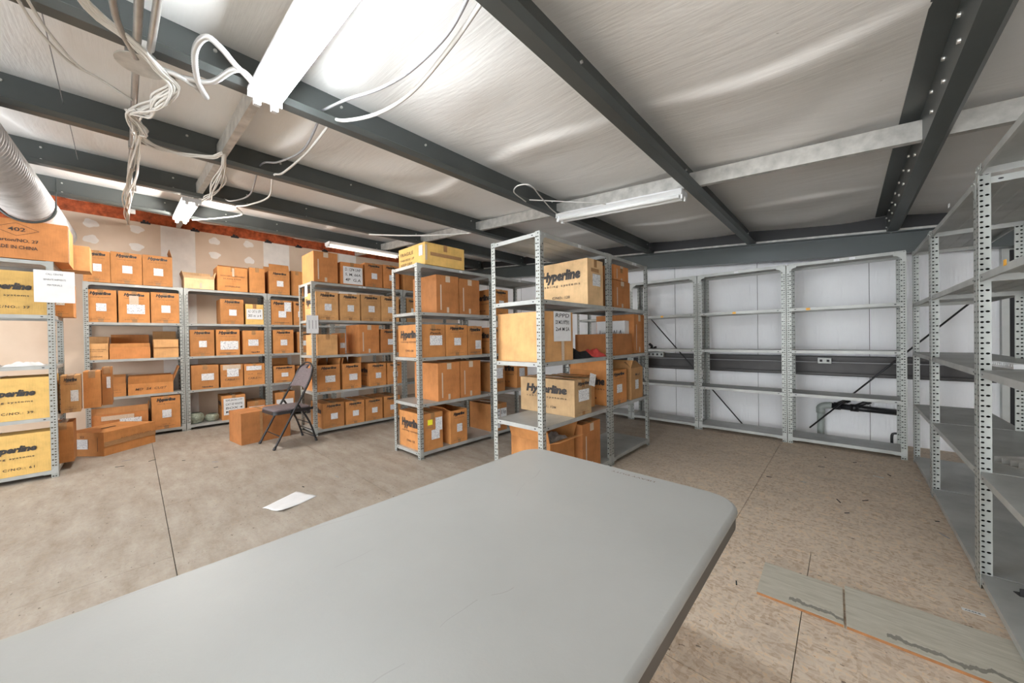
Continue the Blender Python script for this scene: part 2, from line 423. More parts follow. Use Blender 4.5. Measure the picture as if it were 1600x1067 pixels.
# ceiling: insulation facing draped over the purlins
def ceil_z(x, y):
    z = zb(x) + .202
    k = 0
    ph = ((x - PX[0]) / 1.309) % 1.0
    s = sin(PI * ph)
    z -= .035 * s * (0.8 + .4 * sin(1.3 * y + x))
    for ys, am in ((-3.2, .03), (-1.9, .03), (-.5, .02), (.83, .055), (2.12, .03), (3.55, .02), (4.55, .022)):
        w = y - ys - .10 * s * sin(2.1 * x + ys) + .06 * s
        z -= am * s * (math.exp(-(w / .035) ** 2) if w < 0 else math.exp(-(w / .20) ** 2))
    z -= .010 * s * sin(9 * y + 2.2 * sin(3 * x)) * (0.5 + 0.5 * sin(2.7 * y + x))
    return z
mb = MB()
mb.grid(lambda u, v: (XL - .1 + u * (XR - XL + .2), YF - .05 + v * (YB - YF + .1), ceil_z(XL - .1 + u * (XR - XL + .2), YF - .05 + v * (YB - YF + .1))), 170, 420)
struct(link('ceiling', mb.mesh('ceiling', 'vinyl_roof')))
mb = MB(); mb.prism([(XL - .3, zb(XL - .3) + .26), (XR + .3, zb(XR + .3) + .26), (XR + .3, zb(XR + .3) + .30), (XL - .3, zb(XL - .3) + .30)], 'y', YF - .2, YB + .2)
struct(link('trim_2', mb.mesh('roof_sheet', 'galv')))
# left wall: bare gypsum board, joint compound, wool above
mb = MB(); mb.box(XL - .06, XL, -.65, YB, 0, 2.98); mb.box(XL - .06, XL - .005, YF - .1, -.65, 0, 2.52)
wl = link('wall_left', mb.mesh('wall_left', 'gypsum')); struct(wl)
mb = MB()
def blob(cy, cz, ry, rz):
    n = 18; ph = random.random() * 6
    pts = []
    for i in range(n):
        a = 2 * PI * i / n; k = 1 + .12 * sin(3 * a + ph) + .08 * sin(5 * a + 2 * ph)
        pts.append((cy + ry * k * cos(a), cz + rz * k * sin(a)))
    mb.prism(pts, 'x', XL, XL + .002)
for cy, cz in ((-.36, 2.86), (.06, 2.87), (-.36, 2.65), (.055, 2.62), (.91, 2.86), (1.35, 2.89), (.91, 2.64), (1.36, 2.62), (2.3, 2.85), (2.7, 2.6)):
    blob(cy, cz, .07, .055)
mb.box(XL, XL + .0025, .30, .68, 0, 2.975); mb.box(XL, XL + .0025, 1.56, 1.95, 0, 2.975); mb.box(XL, XL + .0025, 2.8, 3.15, 0, 2.975)
cp = link('joint_compound', mb.mesh('joint_compound', 'compound'), wl)
mb = MB()
def wool(u, v):
    y = YF + u * (YB - YF); z = 2.45 + v * .82
    x = XL - .02 + .035 * sin(v * 7 + .6 * sin(y * 2)) + .025 * sin(y * 3.1 + v * 4) + .015 * sin(y * 11)
    return (min(x, XL - .012) if z < 2.99 else x + .02, y, z)
mb.grid(wool, 160, 14)
struct(link('trim_3', mb.mesh('exposed_wool', 'pinkwool')), 'strip of orange glass wool insulation above the gypsum wall')
for i, y in enumerate((.10, .63, 1.12, 1.58, 2.05, 2.5)):
    mb = MB(); mb.box(XL, XL + .03, y, y + .10, 2.965, 2.985); mb.box(XL + .01, XL + .04, y + .02, y + .05, 2.985, 3.01); mb.box(XL + .01, XL + .035, y + .06, y + .08, 2.985, 3.0)
    tag(link('insulation_clip', mb.mesh('clip', 'dark')), 'small black clip on the top edge of the gypsum wall board', 'clip', 'clips along the gypsum wall top')
# back wall
mb = MB()
mb.box(XL - .1, XR + .1, YB, YB + .08, 0, 3.3)
wb = link('wall_back', mb.mesh('wall_back', 'vinyl_wall')); struct(wb)
mb = MB()
x = .2 - 1.06 * 7
while x < XR: mb.box(x - .002, x + .002, YB - .003, YB, 0, 3.2); x += 1.06
link('seam', mb.mesh('seam', 'dark'), wb)
def cchan(mb, x0, x1, y0, y1, z0, z1, t=.006):
    mb.box(x0, x1, y1 - t, y1, z0, z1); mb.box(x0, x1, y0, y1 - t, z0, z0 + t); mb.box(x0, x1, y0, y1 - t, z1 - t, z1); mb.box(x0, x1, y0, y0 + t, z1 - .03, z1); mb.box(x0, x1, y0, y0 + t, z0, z0 + .03)
mb = MB(); cchan(mb, XL, 1.05, YB - .12, YB - .005, .74, .97); cchan(mb, 2.06, XR, YB - .12, YB - .005, .74, .97)
struct(link('trim_4', mb.mesh('wall_girt', 'girt')), 'dark steel wall girt behind the empty racks')
mb = MB(); mb.box(-3.4, 1.05, YB - .135, YB - .122, .895, .905)
struct(link('trim_5', mb.mesh('raceway', 'cable_grey')))
# walls behind (with a wide unseen opening added to let in fill light) and right of the camera
mb = MB(); mb.box(XL - .1, -6.0, YF - .08, YF, 0, 3.0); mb.box(2.4, XR + .1, YF - .08, YF, 0, 2.3); mb.prism([(-6.0, 2.42), (2.4, 2.2), (2.4, 2.3), (-6.0, 3.0)], 'y', YF - .08, YF)
struct(link('wall_front', mb.mesh('wall_front', 'gypsum')))
mb = MB(); mb.box(XR, XR + .08, YF, YB, 0, 2.3)
struct(link('wall_right', mb.mesh('wall_right', 'vinyl_wall')))
# dark door in the back wall, seen through the right-hand racks
mb = MB(); mb.box(1.14, 2.0, YB - .05, YB - .01, .01, 2.0); dr = link('door_1', mb.mesh('door', 'dark')); struct(dr)
mb = MB(); mb.box(1.09, 1.135, YB - .07, YB - .001, 0, 2.05); mb.box(2.005, 2.05, YB - .07, YB - .001, 0, 2.05); mb.box(1.135, 2.005, YB - .07, YB - .001, 2.005, 2.05)
link('door_frame', mb.mesh('door_frame', 'steel'), dr)
mb = MB(); mb.cyl((1.92, YB - .10, 1.0), (1.92, YB - .05, 1.0), .02); mb.cyl((1.92, YB - .12, 1.0), (1.92, YB - .10, 1.0), .03); link('door_handle', mb.mesh('door_handle', 'bolt'), dr)
# rafter on the back wall + rake channel + light strip
def slopebox(mb, x0, x1, y0, y1, a, b):
    mb.prism([(x0, zb(x0) + a), (x1, zb(x1) + a), (x1, zb(x1) + b), (x0, zb(x0) + b)], 'y', y0, y1)
mb = MB(); slopebox(mb, XL, XR, 5.56, 5.57, -.225, -.005); slopebox(mb, XL, XR, 5.50, 5.63, -.235, -.225); slopebox(mb, XL, XR, 5.50, 5.63, -.012, -.002)
struct(link('trim_6', mb.mesh('rafter', 'beam')), 'dark sloping steel rafter along the white back wall')
mb = MB(); slopebox(mb, XL, XR, 5.66, 5.74, .045, .20)
struct(link('trim_7', mb.mesh('rake_channel', 'rake')))
mb = MB(); slopebox(mb, XL, XR, 5.62, 5.745, .003, .045)
struct(link('trim_8', mb.mesh('rake_strip', 'galv')))
# purlins: Z sections with a sloping lip
tn = 9
def purlin(x, wid=.075):
    mb = MB(); t = .006; H = .20
    prof = [(0, 0), (wid - .012, 0), (wid + .012, .026), (wid + .008, .031), (wid - .014, t), (t, t), (t, H), (-wid, H), (-wid, H - t), (0, H - t)]
    mb.prism(prof, 'y', YF, 5.60)
    return mb
for i, x in enumerate(PX):
    mb = purlin(0, .085 if i == 5 else .075)
    # bolts through the purlin
    o = struct(link('trim_%d' % tn, mb.mesh('purlin', 'purlin'), None, (x - .02 if i != 5 else x - .03, 0, zb(x))),
               ['grey-green roof purlin nearest the gypsum wall', 'second roof purlin from the gypsum wall', 'third roof purlin from the gypsum wall', 'roof purlin under the far end of the lit centre light', 'dark roof purlin running overhead between the lit light and the unlit light end', 'wide dark roof purlin at the upper right', 'roof purlin above the right-hand racks', 'roof purlin near the right wall'][i])
    mb = MB()
    for y in (([.9, 1.5, 3.05, 3.3, 5.52] if i != 5 else [1.9, 2.2, 2.5, 2.8, 3.4, 3.7, 4.0, 4.3, 4.6, 4.9, 5.2, 5.52]) + [-.5, .3]):
        for z in (.05, .15):
            if i == 5: mb.cyl((-.010, y, z), (.012, y, z), .010, 8)
            else: mb.cyl((-.006, y, z), (.016, y, z), .008, 6)
    mb.cyl((.03, 5.53, -.014), (.03, 5.53, .0), .010, 8)
    link('bolt', mb.mesh('bolt', 'bolt'), o)
    tn += 1
# bridging channels between purlins
for yy in (.47, 3.13, -2.2):
    for i in range(len(PX)):
        x0 = (PX[i - 1] if i else XL) ; x1 = PX[i]
        mb = MB(); a, b = x0 - .01, x1 - .03
        mb.prism([(a, zb(a) + .035), (b, zb(b) + .035), (b, zb(b) + .15), (a, zb(a) + .15)], 'y', yy, yy + .004)
        mb.prism([(a, zb(a) + .035), (b, zb(b) + .035), (b, zb(b) + .040), (a, zb(a) + .040)], 'y', yy + .004, yy + .045)
        struct(link('trim_%d' % tn, mb.mesh('bridging', 'galv'))); tn += 1

# ================================================================== SHELVING
SZ = [.07, .57, 1.055, 1.53, 2.03]
_mc = {}
def cached(key, fn):
    if key not in _mc: _mc[key] = fn()
    return _mc[key]
def post_mesh(h):
    def f():
        mb = MB(); w, t = .044, .0022
        mb.prism([(0, 0), (w, 0), (w, t), (t, t), (t, w), (0, w)], 'z', 0.0, h)
        return mb.mesh('post', 'perf')
    return cached(('post', h), f)
def shelf_mesh(L, d):
    def f():
        mb = MB(); t = .0015; g = .0035
        x0, x1, y0, y1 = g, L - g, g, d - g
        mb.box(x0, x1, y0, y1, -t, 0)
        for b in ((x0, x1, y0, y0 + t), (x0, x1, y1 - t, y1), (x0, x0 + t, y0 + t, y1 - t), (x1 - t, x1, y0 + t, y1 - t)): mb.box(*b, -.032, -t)
        for b in ((x0 + t, x1 - t, y0 + t, y0 + .012), (x0 + t, x1 - t, y1 - .012, y1 - t)): mb.box(*b, -.032, -.0305)
        # stiffening creases along the shelf
        for k in (.3, .5, .7): mb.prism([(y0 + (y1 - y0) * k - .006, -t), (y0 + (y1 - y0) * k, -.006), (y0 + (y1 - y0) * k + .006, -t)], 'x', x0 + .01, x1 - .01)
        me = mb.mesh('shelf', 'steel_shelf'); me.materials.append(MT['dark'])
        bm = bmesh.new(); bm.from_mesh(me)
        for xx in (.075, L - .075):
            for yy in (y0 - .0004, y1 + .0004):
                vs = [bm.verts.new((xx + .009 * cos(a * PI / 4), yy, -.016 + .0045 * sin(a * PI / 4))) for a in range(8)]
                bm.faces.new(vs).material_index = 1
        for yy in (.075, d - .075):
            for xx in (x0 - .0004, x1 + .0004):
                vs = [bm.verts.new((xx, yy + .009 * cos(a * PI / 4), -.016 + .0045 * sin(a * PI / 4))) for a in range(8)]
                bm.faces.new(vs).material_index = 1
        bm.to_mesh(me); bm.free(); return me
    return cached(('shelf', L, d), f)
def gusset_mesh():
    def f():
        mb = MB(); n = 6
        pts = [(0, 0), (.085, 0)] + [(.085 - .060 * sin(a * PI / 2 / n) , -.032 - .053 * (1 - cos(a * PI / 2 / n))) for a in range(n + 1)] + [(.02, -.095), (0, -.095)]
        mb.prism(pts, 'y', -.0015, 0)
        mb.cyl((.014, -.005, -.02), (.014, 0, -.02), .006, 6); mb.cyl((.06, -.005, -.016), (.06, 0, -.016), .006, 6)
        return mb.mesh('gusset', 'steel')
    return cached('gusset', f)
def rack(label, L, d, loc, rz, group=None, brace=0, H=2.035, tags=(), levels=SZ, cat='shelving unit', bot=True):
    r = empty('shelving_unit', loc, rz); tag(r, label, cat, group)
    pm = post_mesh(H)
    for x, y, a in ((0, 0, 0), (L, 0, PI / 2), (L, d, PI), (0, d, -PI / 2)): link('post', pm, r, (x, y, 0), (0, 0, a))
    sm = shelf_mesh(L, d)
    for z in levels: link('shelf', sm, r, (0, 0, z))
    gm = gusset_mesh()
    for x, sx in ((.003, 1), (L - .003, -1)):
        link('gusset', gm, r, (x, .0005, H - .004), (0, 0, 0), (sx, 1, 1))
        if bot: link('gusset', gm, r, (x, .0005, .035), (0, 0, 0), (sx, 1, -1 * .7))
    if brace:
        mb = MB(); e = .02
        if brace in (1, 3): pass
        if brace in (2, 3): mb.cyl((L - e, d + .010, 1.50), (e, d + .010, .35), .006, 6)
        link('cross_brace', mb.mesh('cross_brace', 'black_metal'), r)
    for kind, x, z in tags:
        m = {'w': 'label', 'o': 'orange_sticker'}[kind]; w = .045 if kind == 'w' else .035
        mb = MB(); mb.box(0, w, -.0012, 0, 0, .024)
        o = link('shelf_sticker', cached(('tag', kind), lambda: mb.mesh('shelf_sticker', m)), r, (x, .002, z - .029))
        o['label'] = 'small white label on the shelf lip' if kind == 'w' else 'small orange sticker on the shelf lip'
    return r
P90 = PI / 2
# rows running along Y, fronts facing +X:  root at (front x, y start), rotated +90 degrees
def rowY(label, xf, y0, y1, d, **k): return rack(label, round(y1 - y0 - .006, 3), d, (xf, y0 + .003, 0), P90, **k)
GA, GB, GC, GD, GR, GQ = 'racks along the gypsum wall', 'racks behind the folding chair', 'racks in the middle row', 'racks in the nearest centre row', 'empty racks along the white back wall', 'empty racks down the right side'
rowY('rack against the gypsum wall holding open empty cartons, long carton lying before it', -6.85, -.42, .50, .42, group=GA)
rowY('rack against the gypsum wall holding film-wrapped coils on its bottom shelf', -6.85, .50, 1.50, .42, group=GA)
rowY('rack against the gypsum wall partly hidden behind the folding chair', -6.85, 1.50, 2.50, .42, group=GA)
rowY('rack against the gypsum wall hidden behind the rack with handwritten signs', -6.85, 2.50, 3.50, .42, group=GA)
rowY('carton-filled rack standing just right of the folding chair', -5.08, 1.60, 2.92, .52, group=GB, tags=(('w', .62, 2.03), ('w', .68, 2.03)))
rowY('rack beyond the filled rack right of the chair, mostly hidden', -5.08, 2.92, 4.1, .52, group=GB)
rowY('carton-filled rack with the yellow carton lying on top', -3.20, 2.00, 3.055, .52, group=GC, tags=(('w', .55, 2.03),))
rowY('far rack of the middle row, adjoining the one topped by the yellow carton', -3.20, 3.055, 4.05, .52, group=GC, tags=(('w', .5, 2.03),))
rowY('tall rack nearest the table end, light printed cartons on it', -1.64, 2.06, 3.12, .52, group=GD, tags=(('w', .52, 2.03),))
rowY('far rack of the nearest centre row with an empty bottom shelf', -1.64, 3.12, 4.02, .52, group=GD, tags=(('w', .56, 2.03), ('w', .5, 2.03)))
g_ = rowY('rack at the left edge holding large yellow printed cartons', -5.45, -1.60, -.50, .60, tags=(('w', .54, 2.03), ('o', .65, 1.055)))
for i, (x0, x1, lab, tg, br) in enumerate(((-3.285, -2.355, 'empty back wall rack hidden behind the nearest centre rack', (), 0), (-2.355, -1.425, 'leftmost clearly visible empty rack on the back wall, power strip behind it', (('o', .45, 1.53),), 1),
        (-1.425, -.49, 'middle empty rack on the white back wall', (('o', .40, 1.53), ('w', .42, 2.03)), 1), (-.49, .435, 'empty back wall rack in front of the standpipe, next to the corner', (('w', .40, 2.03), ('w', .52, 2.03), ('o', .17, 1.53)), 2))):
    rack(lab, round(x1 - x0 - .006, 3), .38, (x0 + .003, 5.10, 0), 0, group=GR, tags=tg, brace=0, H=2.02)
for i, (y0, y1, lab, tg, br) in enumerate(((4.12, 5.09, 'empty right-hand rack in the far corner', (), 2), (2.82, 4.12, 'second empty right-hand rack from the corner', (('w', .65, 2.03),), 0), (1.50, 2.82, 'nearest empty right-hand rack, cut by the picture edge', (('o', .40, 1.53),), 0))):
    H = (2.0, 1.985, 2.03)[i]
    rack(lab, round(y1 - y0 - .006, 3), .42, (.467, y1 - .003, 0), -P90, group=GQ, tags=tg, brace=0, H=H, levels=[.055, .555, 1.05, 1.51, H - .006], bot=False)

# ================================================================== CARTONS
# A carton's mesh has its origin at the lower left corner of its front; +x runs along the front, +y into the depth.
def hollow(mb, w, d, h, t=.004):
    mb.box(0, w, 0, t, 0, h); mb.box(0, w, d - t, d, 0, h); mb.box(0, t, t, d - t, 0, h); mb.box(w - t, w, t, d - t, 0, h); mb.box(t, w - t, t, d - t, 0, t)
def wonk(mb, w, d, h, amp=.004):
    rs = random.Random(int(w * 1e4 + h * 3e3))
    bmesh.ops.subdivide_edges(mb.bm, edges=[e for e in mb.bm.edges if e.calc_length() > .12], cuts=2, use_grid_fill=True)
    a, b = rs.uniform(0, 6), rs.uniform(0, 6)
    for v in mb.bm.verts:
        x, y, z = v.co; k = amp * sin(PI * min(1, max(0, z / h))) ; 
        if z < h * .98 and z > .004:
            v.co.y += k * .6 * sin(5 * x / w + a) * (1 if y < d / 2 else -1) * .5 - (k * .3 if y < d / 2 else -k * .3) * sin(PI * min(1, max(0, x / w)))
        if z > h * .9: v.co.z += amp * .7 * (sin(4 * x / w + a) * .5 - .5)
def face_print(kind):
    """front print, normalised to a 1 x 1 face (x along, z up)"""
    B = dict(m='ink', bold=.06, shear=.30); S = dict(m='ink', bold=.012, space=1.25); F = dict(m='ink', bold=.01)
    def f():
        it = []
        if kind == 'front':
            it = [('Hyperline', .17, .815, .66, .125, B, 0), ('cabling systems', .20, .745, .60, .038, S, 1), ('www.hyperline.com', .18, .075, .62, .03, F, 1), ('C/NO.: 12', .36, .13, .26, .03, F, 1)]
        elif kind == 'front_big':
            it = [('Hyperline', .10, .79, .78, .15, B, 0), ('cabling systems', .15, .71, .68, .045, S, 1), ('www.hyperline.com', .14, .07, .70, .04, B, 1)]
        elif kind == 'front_low':
            it = [('Hyperline', .36, .06, .42, .06, B, 0), ('FRAGILE', .40, .86, .22, .03, F, 1)]
        elif kind == 'text':
            it = [('NON HALOGEN CABLE', .10, .60, .80, .05, F, 1), ('24 AWG 4 PAIR', .18, .48, .60, .05, F, 1), ('HYPERLINE', .24, .16, .50, .06, F, 1)]
        elif kind == 'texttop':
            it = [('Cat.5e  UTP', .16, .50, .25, .05, F, 1), ('305 m', .62, .50, .22, .05, F, 1), ('CABLE', .18, .28, .45, .09, F, 1), ('PVC', .68, .30, .18, .05, F, 1)]
        elif kind == 'side':
            it = [('Hyperline', .12, .52, .76, .30, dict(m='ink', bold=.06, shear=.16), 0), ('cabling systems', .13, .43, .74, .075, dict(m='ink', bold=.012, space=1.5), 0), ('C/NO.: 128', .34, .17, .34, .06, F, 0)]
        elif kind == 'side39':
            it = [('Hyperline', .435, .52, .425, .20, dict(m='ink', bold=.06, shear=.30), 0), ('cabling systems', .42, .40, .42, .06, dict(m='ink', bold=.012, space=1.2), 0), ('C/NO.: 39', .58, .14, .26, .06, S, 0)]
        elif kind == 'side61':
            it = [('Hyperline', .435, .52, .425, .20, dict(m='ink', bold=.06, shear=.30), 0), ('cabling systems', .42, .40, .42, .06, dict(m='ink', bold=.012, space=1.2), 0), ('C/NO.: 61', .58, .14, .26, .06, S, 0)]
        elif kind == 'side37':
            it = [('Hyperline', .435, .52, .425, .20, dict(m='ink', bold=.06, shear=.30), 0), ('cabling systems', .42, .40, .42, .06, dict(m='ink', bold=.012, space=1.2), 0), ('C/NO.: 37', .58, .14, .26, .06, S, 0)]
        return join_text(it, 'printed_lettering', ['ink', 'ink_soft'])
    return cached(('print', kind), f)
def on_front(o, name, me, u, z, sx=1, sz=1, off=.0012, dy=0): return link(name, me, o, (u, -off + dy, z), (0, 0, 0), (sx, 1, sz))
def label_mesh():
    def f():
        mb = MB(); mb.box(0, 1, -.0006, 0, 0, 1); return mb.mesh('shipping_label', 'label')
    return cached('lab', f)
def tape_mesh(m='tape'):
    def f():
        mb = MB(); mb.box(0, 1, -.0005, 0, 0, 1); return mb.mesh('tape', m)
    return cached(('tape', m), f)
def flap(o, w, d, h, side, ln, ang, m):
    """flap hinged on the top edge; ang 0 = upright, 90 = flat outward"""
    mb = MB(); t = .004; a = RD(ang)
    if side in 'fb':
        mb.box(.004, w - .004, -t / 2, t / 2, 0, ln)
        me = mb.mesh('flap', m); s = 1 if side == 'f' else -1
        return link('flap', me, o, (0, (t / 2 if side == 'f' else d - t / 2), h + .001), (a * s, 0, 0))
    mb.box(-t / 2, t / 2, .004, d - .004, 0, ln)
    me = mb.mesh('flap', m); s = -1 if side == 'l' else 1
    return link('flap', me, o, ((t / 2 if side == 'l' else w - t / 2), 0, h + .001), (0, a * s, 0))
def carton(w, d, h, col='cb_orange', front=None, lab=None, side_l=None, side_r=None, side_print='side', flaps=None, tape=True, open_=False, extra=()):
    mb = MB()
    if open_: hollow(mb, w, d, h)
    else:
        mb.box(0, w, 0, d, 0, h)
        wonk(mb, w, d, h)
    o = link('carton', mb.mesh('carton', MT[col]))
    if not open_ :
        # closed top seam and tape strip
        mb = MB(); mb.box(w * .5 - .024, w * .5 + .024, .0, d, h - .0035, h + .0012); mb.box(w * .5 - .024, w * .5 + .024, -.0022, .0, h - .07, h + .0012)
        if tape: link('tape', mb.mesh('tape', 'tape'), o)
        else: mb.bm.free()
    if front: on_front(o, 'printed_lettering', face_print(front), 0, 0, w, h, .0048)
    if tape and front in ('front', 'front_big'): on_front(o, 'tape', tape_mesh(), w * .42, .004, w * .16, h * .10, .0036)
    if lab:
        for (u, v, a, b) in lab: on_front(o, 'shipping_label', label_mesh(), u * w, v * h, a * w, b * h, .0062)
    if side_l:
        link('printed_lettering', face_print(side_print), o, (-.004, d, 0), (0, 0, -P90), (d, 1, h))
    if side_r:
        link('printed_lettering', face_print(side_print), o, (w + .004, 0, 0), (0, 0, P90), (d, 1, h))
    if flaps:
        for sd, ln, ang in flaps: flap(o, w, d, h, sd, ln, ang, flaps_m.get(col, 'cb_tan'))
    for e in extra: e(o, w, d, h)
    return o
flaps_m = {'cb_orange': 'cb_orange', 'cb_brown': 'cb_orange', 'cb_tan': 'cb_tan', 'cb_light': 'cb_light', 'cb_yellow': 'cb_yellow'}
LB = [(.36, .34, .32, .24)]
def sheet(o, u, z, w, h, lines=None, size=None, m='white', name='taped_sheet', off=.007, tilt=0):
    mb = MB(); mb.box(0, w, -.0008, 0, 0, h)
    s = link(name, mb.mesh(name, m), o, (u, -off, z), (0, tilt, 0))
    if lines:
        it = []; n = len(lines)
        for i, t in enumerate(lines): it.append((t, w * .10, h * (1 - (i + .85) / (n + .35)), w * .8, h * .52 / n, dict(m='marker', bold=.008, shear=.1), 0))
        link('handwriting', join_text(it, 'handwriting', ['marker']), s, (0, -.0016, 0))
    return s
def hand(o, w, h, lines, u0=.12, z0=.2, wd=.7, ht=.08, m='marker'):
    it = [(t, u0 * w, (z0 - i * ht * 1.5) * h, wd * w, ht * h, dict(m=m, bold=.006, shear=.25), 0) for i, t in enumerate(lines)]
    link('handwriting', join_text(it, 'handwriting', [m]), o, (0, -.0055, 0))
def film(o, w, d, h, n=1):
    mb = MB(); rs = random.Random(3)
    def f(u, v): return (w * (.06 + .88 * u), d * (.05 + .9 * v), h - .03 + .035 * sin(u * 9 + v * 5) * sin(v * 11) + .02 * rs.random())
    mb.grid(f, 10, 10); link('plastic_film', mb.mesh('plastic_film', 'poly'), o)
def filler(o, w, d, h, m='cb_in'):
    mb = MB(); mb.grid(lambda u, v: (w * (.03 + .94 * u), d * (.03 + .94 * v), h * .72 + .02 * sin(7 * u + 3 * v) * cos(9 * v)), 8, 8)
    link('carton_contents', mb.mesh('carton_contents', m), o)
def tapes_v(o, w, d, h):
    on_front(o, 'tape', tape_mesh('cleartape'), w * .16, h * .08, w * .05, h * .66, .0045)
    on_front(o, 'tape', tape_mesh('cleartape'), w * .44, h * .02, w * .10, h * .14, .0045); on_front(o, 'tape', tape_mesh('cleartape'), w * .40, h * .82, w * .2, h * .16, .0045)
def style(st, w, h, row, s):
    """-> (object builder, look description)"""
    d = {'A': .385, 'B': .46, 'C': .46, 'D': .50}[row]
    c = {'A': 'cb_orange', 'B': 'cb_brown' if s in (2,) else 'cb_orange', 'C': 'cb_orange', 'D': 'cb_brown'}[row]
    c = {('B', 4): 'cb_brown', ('B', 3): 'cb_tan', ('B', 1): 'cb_orange'}.get((row, s), c)
    P = 'printed carton'
    if st == 'logo': return carton(w, d, h, c, 'front', LB, side_l=row in 'BC', extra=[]), 'printed carton with white label'
    if st == 'logo2': return carton(w, d, h, c, 'front_big', [(.62, .55, .32, .38), (.34, .30, .36, .26)]), 'carton with two white labels'
    if st == 'logobig': return carton(w, d, h, c, 'front', [(.26, .28, .58, .30)], extra=[lambda o, w, d, h: on_front(o, 'tape', tape_mesh('cleartape'), w * .34, h * .58, w * .3, h * .28, .005)]), 'carton with shiny tape over label'
    if st == 'logoflap': return carton(w, d, h, c, 'front', LB, flaps=[('r', .11, -14)], open_=True), 'carton with corner flap raised'
    if st == 'logotall': return carton(w, d, h, c, 'front', LB, flaps=[('b', .12, 0), ('f', .12, -20)], open_=True), 'open carton, flap raised'
    if st == 'logoflap2': return carton(w, d, h, c, 'front_big', LB, flaps=[('b', .12, 12)], open_=True), 'open carton, back flap curled up'
    if st == 'logoopen': return carton(w, d, h, c, 'front', [(.34, .34, .44, .25)], flaps=[('r', .085, 8), ('l', .085, -12), ('b', .1, 25)], open_=True, extra=[filler]), 'open carton, flaps sticking up'
    if st == 'logolow': return carton(w, d, h, c, 'front_low', [(.36, .36, .46, .28)]), 'upside-down printed carton'
    if st == 'logowide': return carton(w, d, h, c, 'front_big', [(.17, .22, .76, .33)]), 'carton with wide white label'
    if st == 'worn': return carton(w, d, h, c, 'texttop', [(.28, .45, .52, .36)], extra=[lambda o, w, d, h: on_front(o, 'tape', tape_mesh('cleartape'), w * .1, h * .76, w * .8, h * .22, .005)]), 'worn carton with crumpled tape'
    if st == 'texttop': return carton(w, d, h, 'cb_orange', 'texttop', [(.10, .70, .74, .2)]), 'carton with white strip label'
    if st == 'textlabel': return carton(w, d, h, c, 'front_low', [(.24, .36, .48, .26)]), 'carton with lettering below label'
    if st == 'text': return carton(w, d, h, 'cb_orange', 'text', None, flaps=[('f', .02, 60)], extra=[lambda o, w, d, h: on_front(o, 'tape', tape_mesh('cleartape'), w * .48, h * .62, w * .07, h * .34, .005)]), 'carton with faint text lines'
    if st == 'plain': return carton(w, d, h, 'cb_orange'), 'plain orange-brown carton'
    if st == 'plaintall': return carton(w, d, h, 'cb_brown', extra=[tapes_v]), 'large plain brown carton'
    if st == 'plainshort': return carton(w, d, h, 'cb_tan'), 'short plain tan carton'
    if st == 'plainbrown': return carton(w, d, h, 'cb_brown', extra=[tapes_v]), 'plain brown carton'
    if st == 'plaintallbrown': return carton(w, .46, h, 'cb_brown', extra=[tapes_v]), 'tall plain brown carton'
    if st == 'label': return carton(w, .3, h, 'cb_brown', None, [(.1, .3, .8, .24)]), 'deep-set labelled carton'
    if st == 'openplain': return carton(w, .34, h * .8, 'cb_tan', 'text', None, flaps=[('b', .09, 0), ('r', .08, 4)], open_=True, tape=False, extra=[lambda o, w, d, h: filler(o, w, d, h, 'poly')]), 'small open carton'
    if st == 'openwide': return carton(w, .36, h * .75, 'cb_brown', None, None, flaps=[('b', .17, -4), ('f', .05, 12)], open_=True, tape=False), 'wide low open carton'
    if st == 'opensmall': return carton(w, .36, h, 'cb_tan', None, None, flaps=[('b', .12, -5), ('f', .11, 172)], open_=True, tape=False, extra=[lambda o, w, d, h: filler(o, w, d, h, 'poly')]), 'open carton, light flap hanging'
    if st == 'opentext': return carton(w, .36, h * .62, 'cb_orange', 'texttop', None, flaps=[('f', .09, 6), ('b', .1, 10)], open_=True, tape=False), 'low open lettered carton'
    if st == 'opentext2': return carton(w, .36, h, 'cb_orange', None, None, flaps=[('f', .105, 18), ('r', .22, 18), ('b', .1, 8)], open_=True, tape=False, extra=[lambda o, w, d, h: hand(o, w, h, ['MD  54  CUST'], .15, .4, .7, .22, 'ink_soft')]), 'wide carton with leaning flap'
    if st == 'openpoly': return carton(w, .36, h * .72, 'cb_brown', None, [(.50, .12, .38, .62)], flaps=[('f', .09, -30), ('r', .10, 8)], open_=True, tape=False, extra=[film, lambda o, w, d, h: on_front(o, 'tape', tape_mesh('cleartape'), w * .2, h * .72, w * .55, h * .2, .006)]), 'torn carton with plastic film'
    if st == 'openlight': return carton(w, .36, h * .68, 'cb_light', None, None, flaps=[('b', .13, -3), ('l', .10, 14), ('r', .11, 12), ('f', .10, -60)], open_=True, tape=False, extra=[lambda o, w, d, h: on_front(o, 'tape', tape_mesh('cleartape'), w * .5, h * .1, w * .08, h * .5, .005)]), 'light kraft open carton'
    if st == 'bigsheet': return carton(w, .36, h, 'cb_yellow', None, None, extra=[lambda o, w, d, h: sheet(o, .01, h * .26, w * .9, h * .5, ['A.2  CAT 6  UTP', '305 m  x 4'])]), 'yellowish carton with white sheet'
    if st == 'bigsheet2': return carton(w, .36, h, 'cb_orange', None, None, side_l=True, extra=[lambda o, w, d, h: sheet(o, .02, h * .2, w * .88, h * .68, ['RJ45 JACKS UTP', 'CAT 5E WHITE', 'BOX 4', 'MIXED'])]), 'carton with handwritten white sheet'
    if st == 'sheet': return carton(w, .34, h, 'cb_orange', None, None, extra=[lambda o, w, d, h: sheet(o, .02, h * .25, w * .85, h * .4)]), 'carton with blank white sheet'
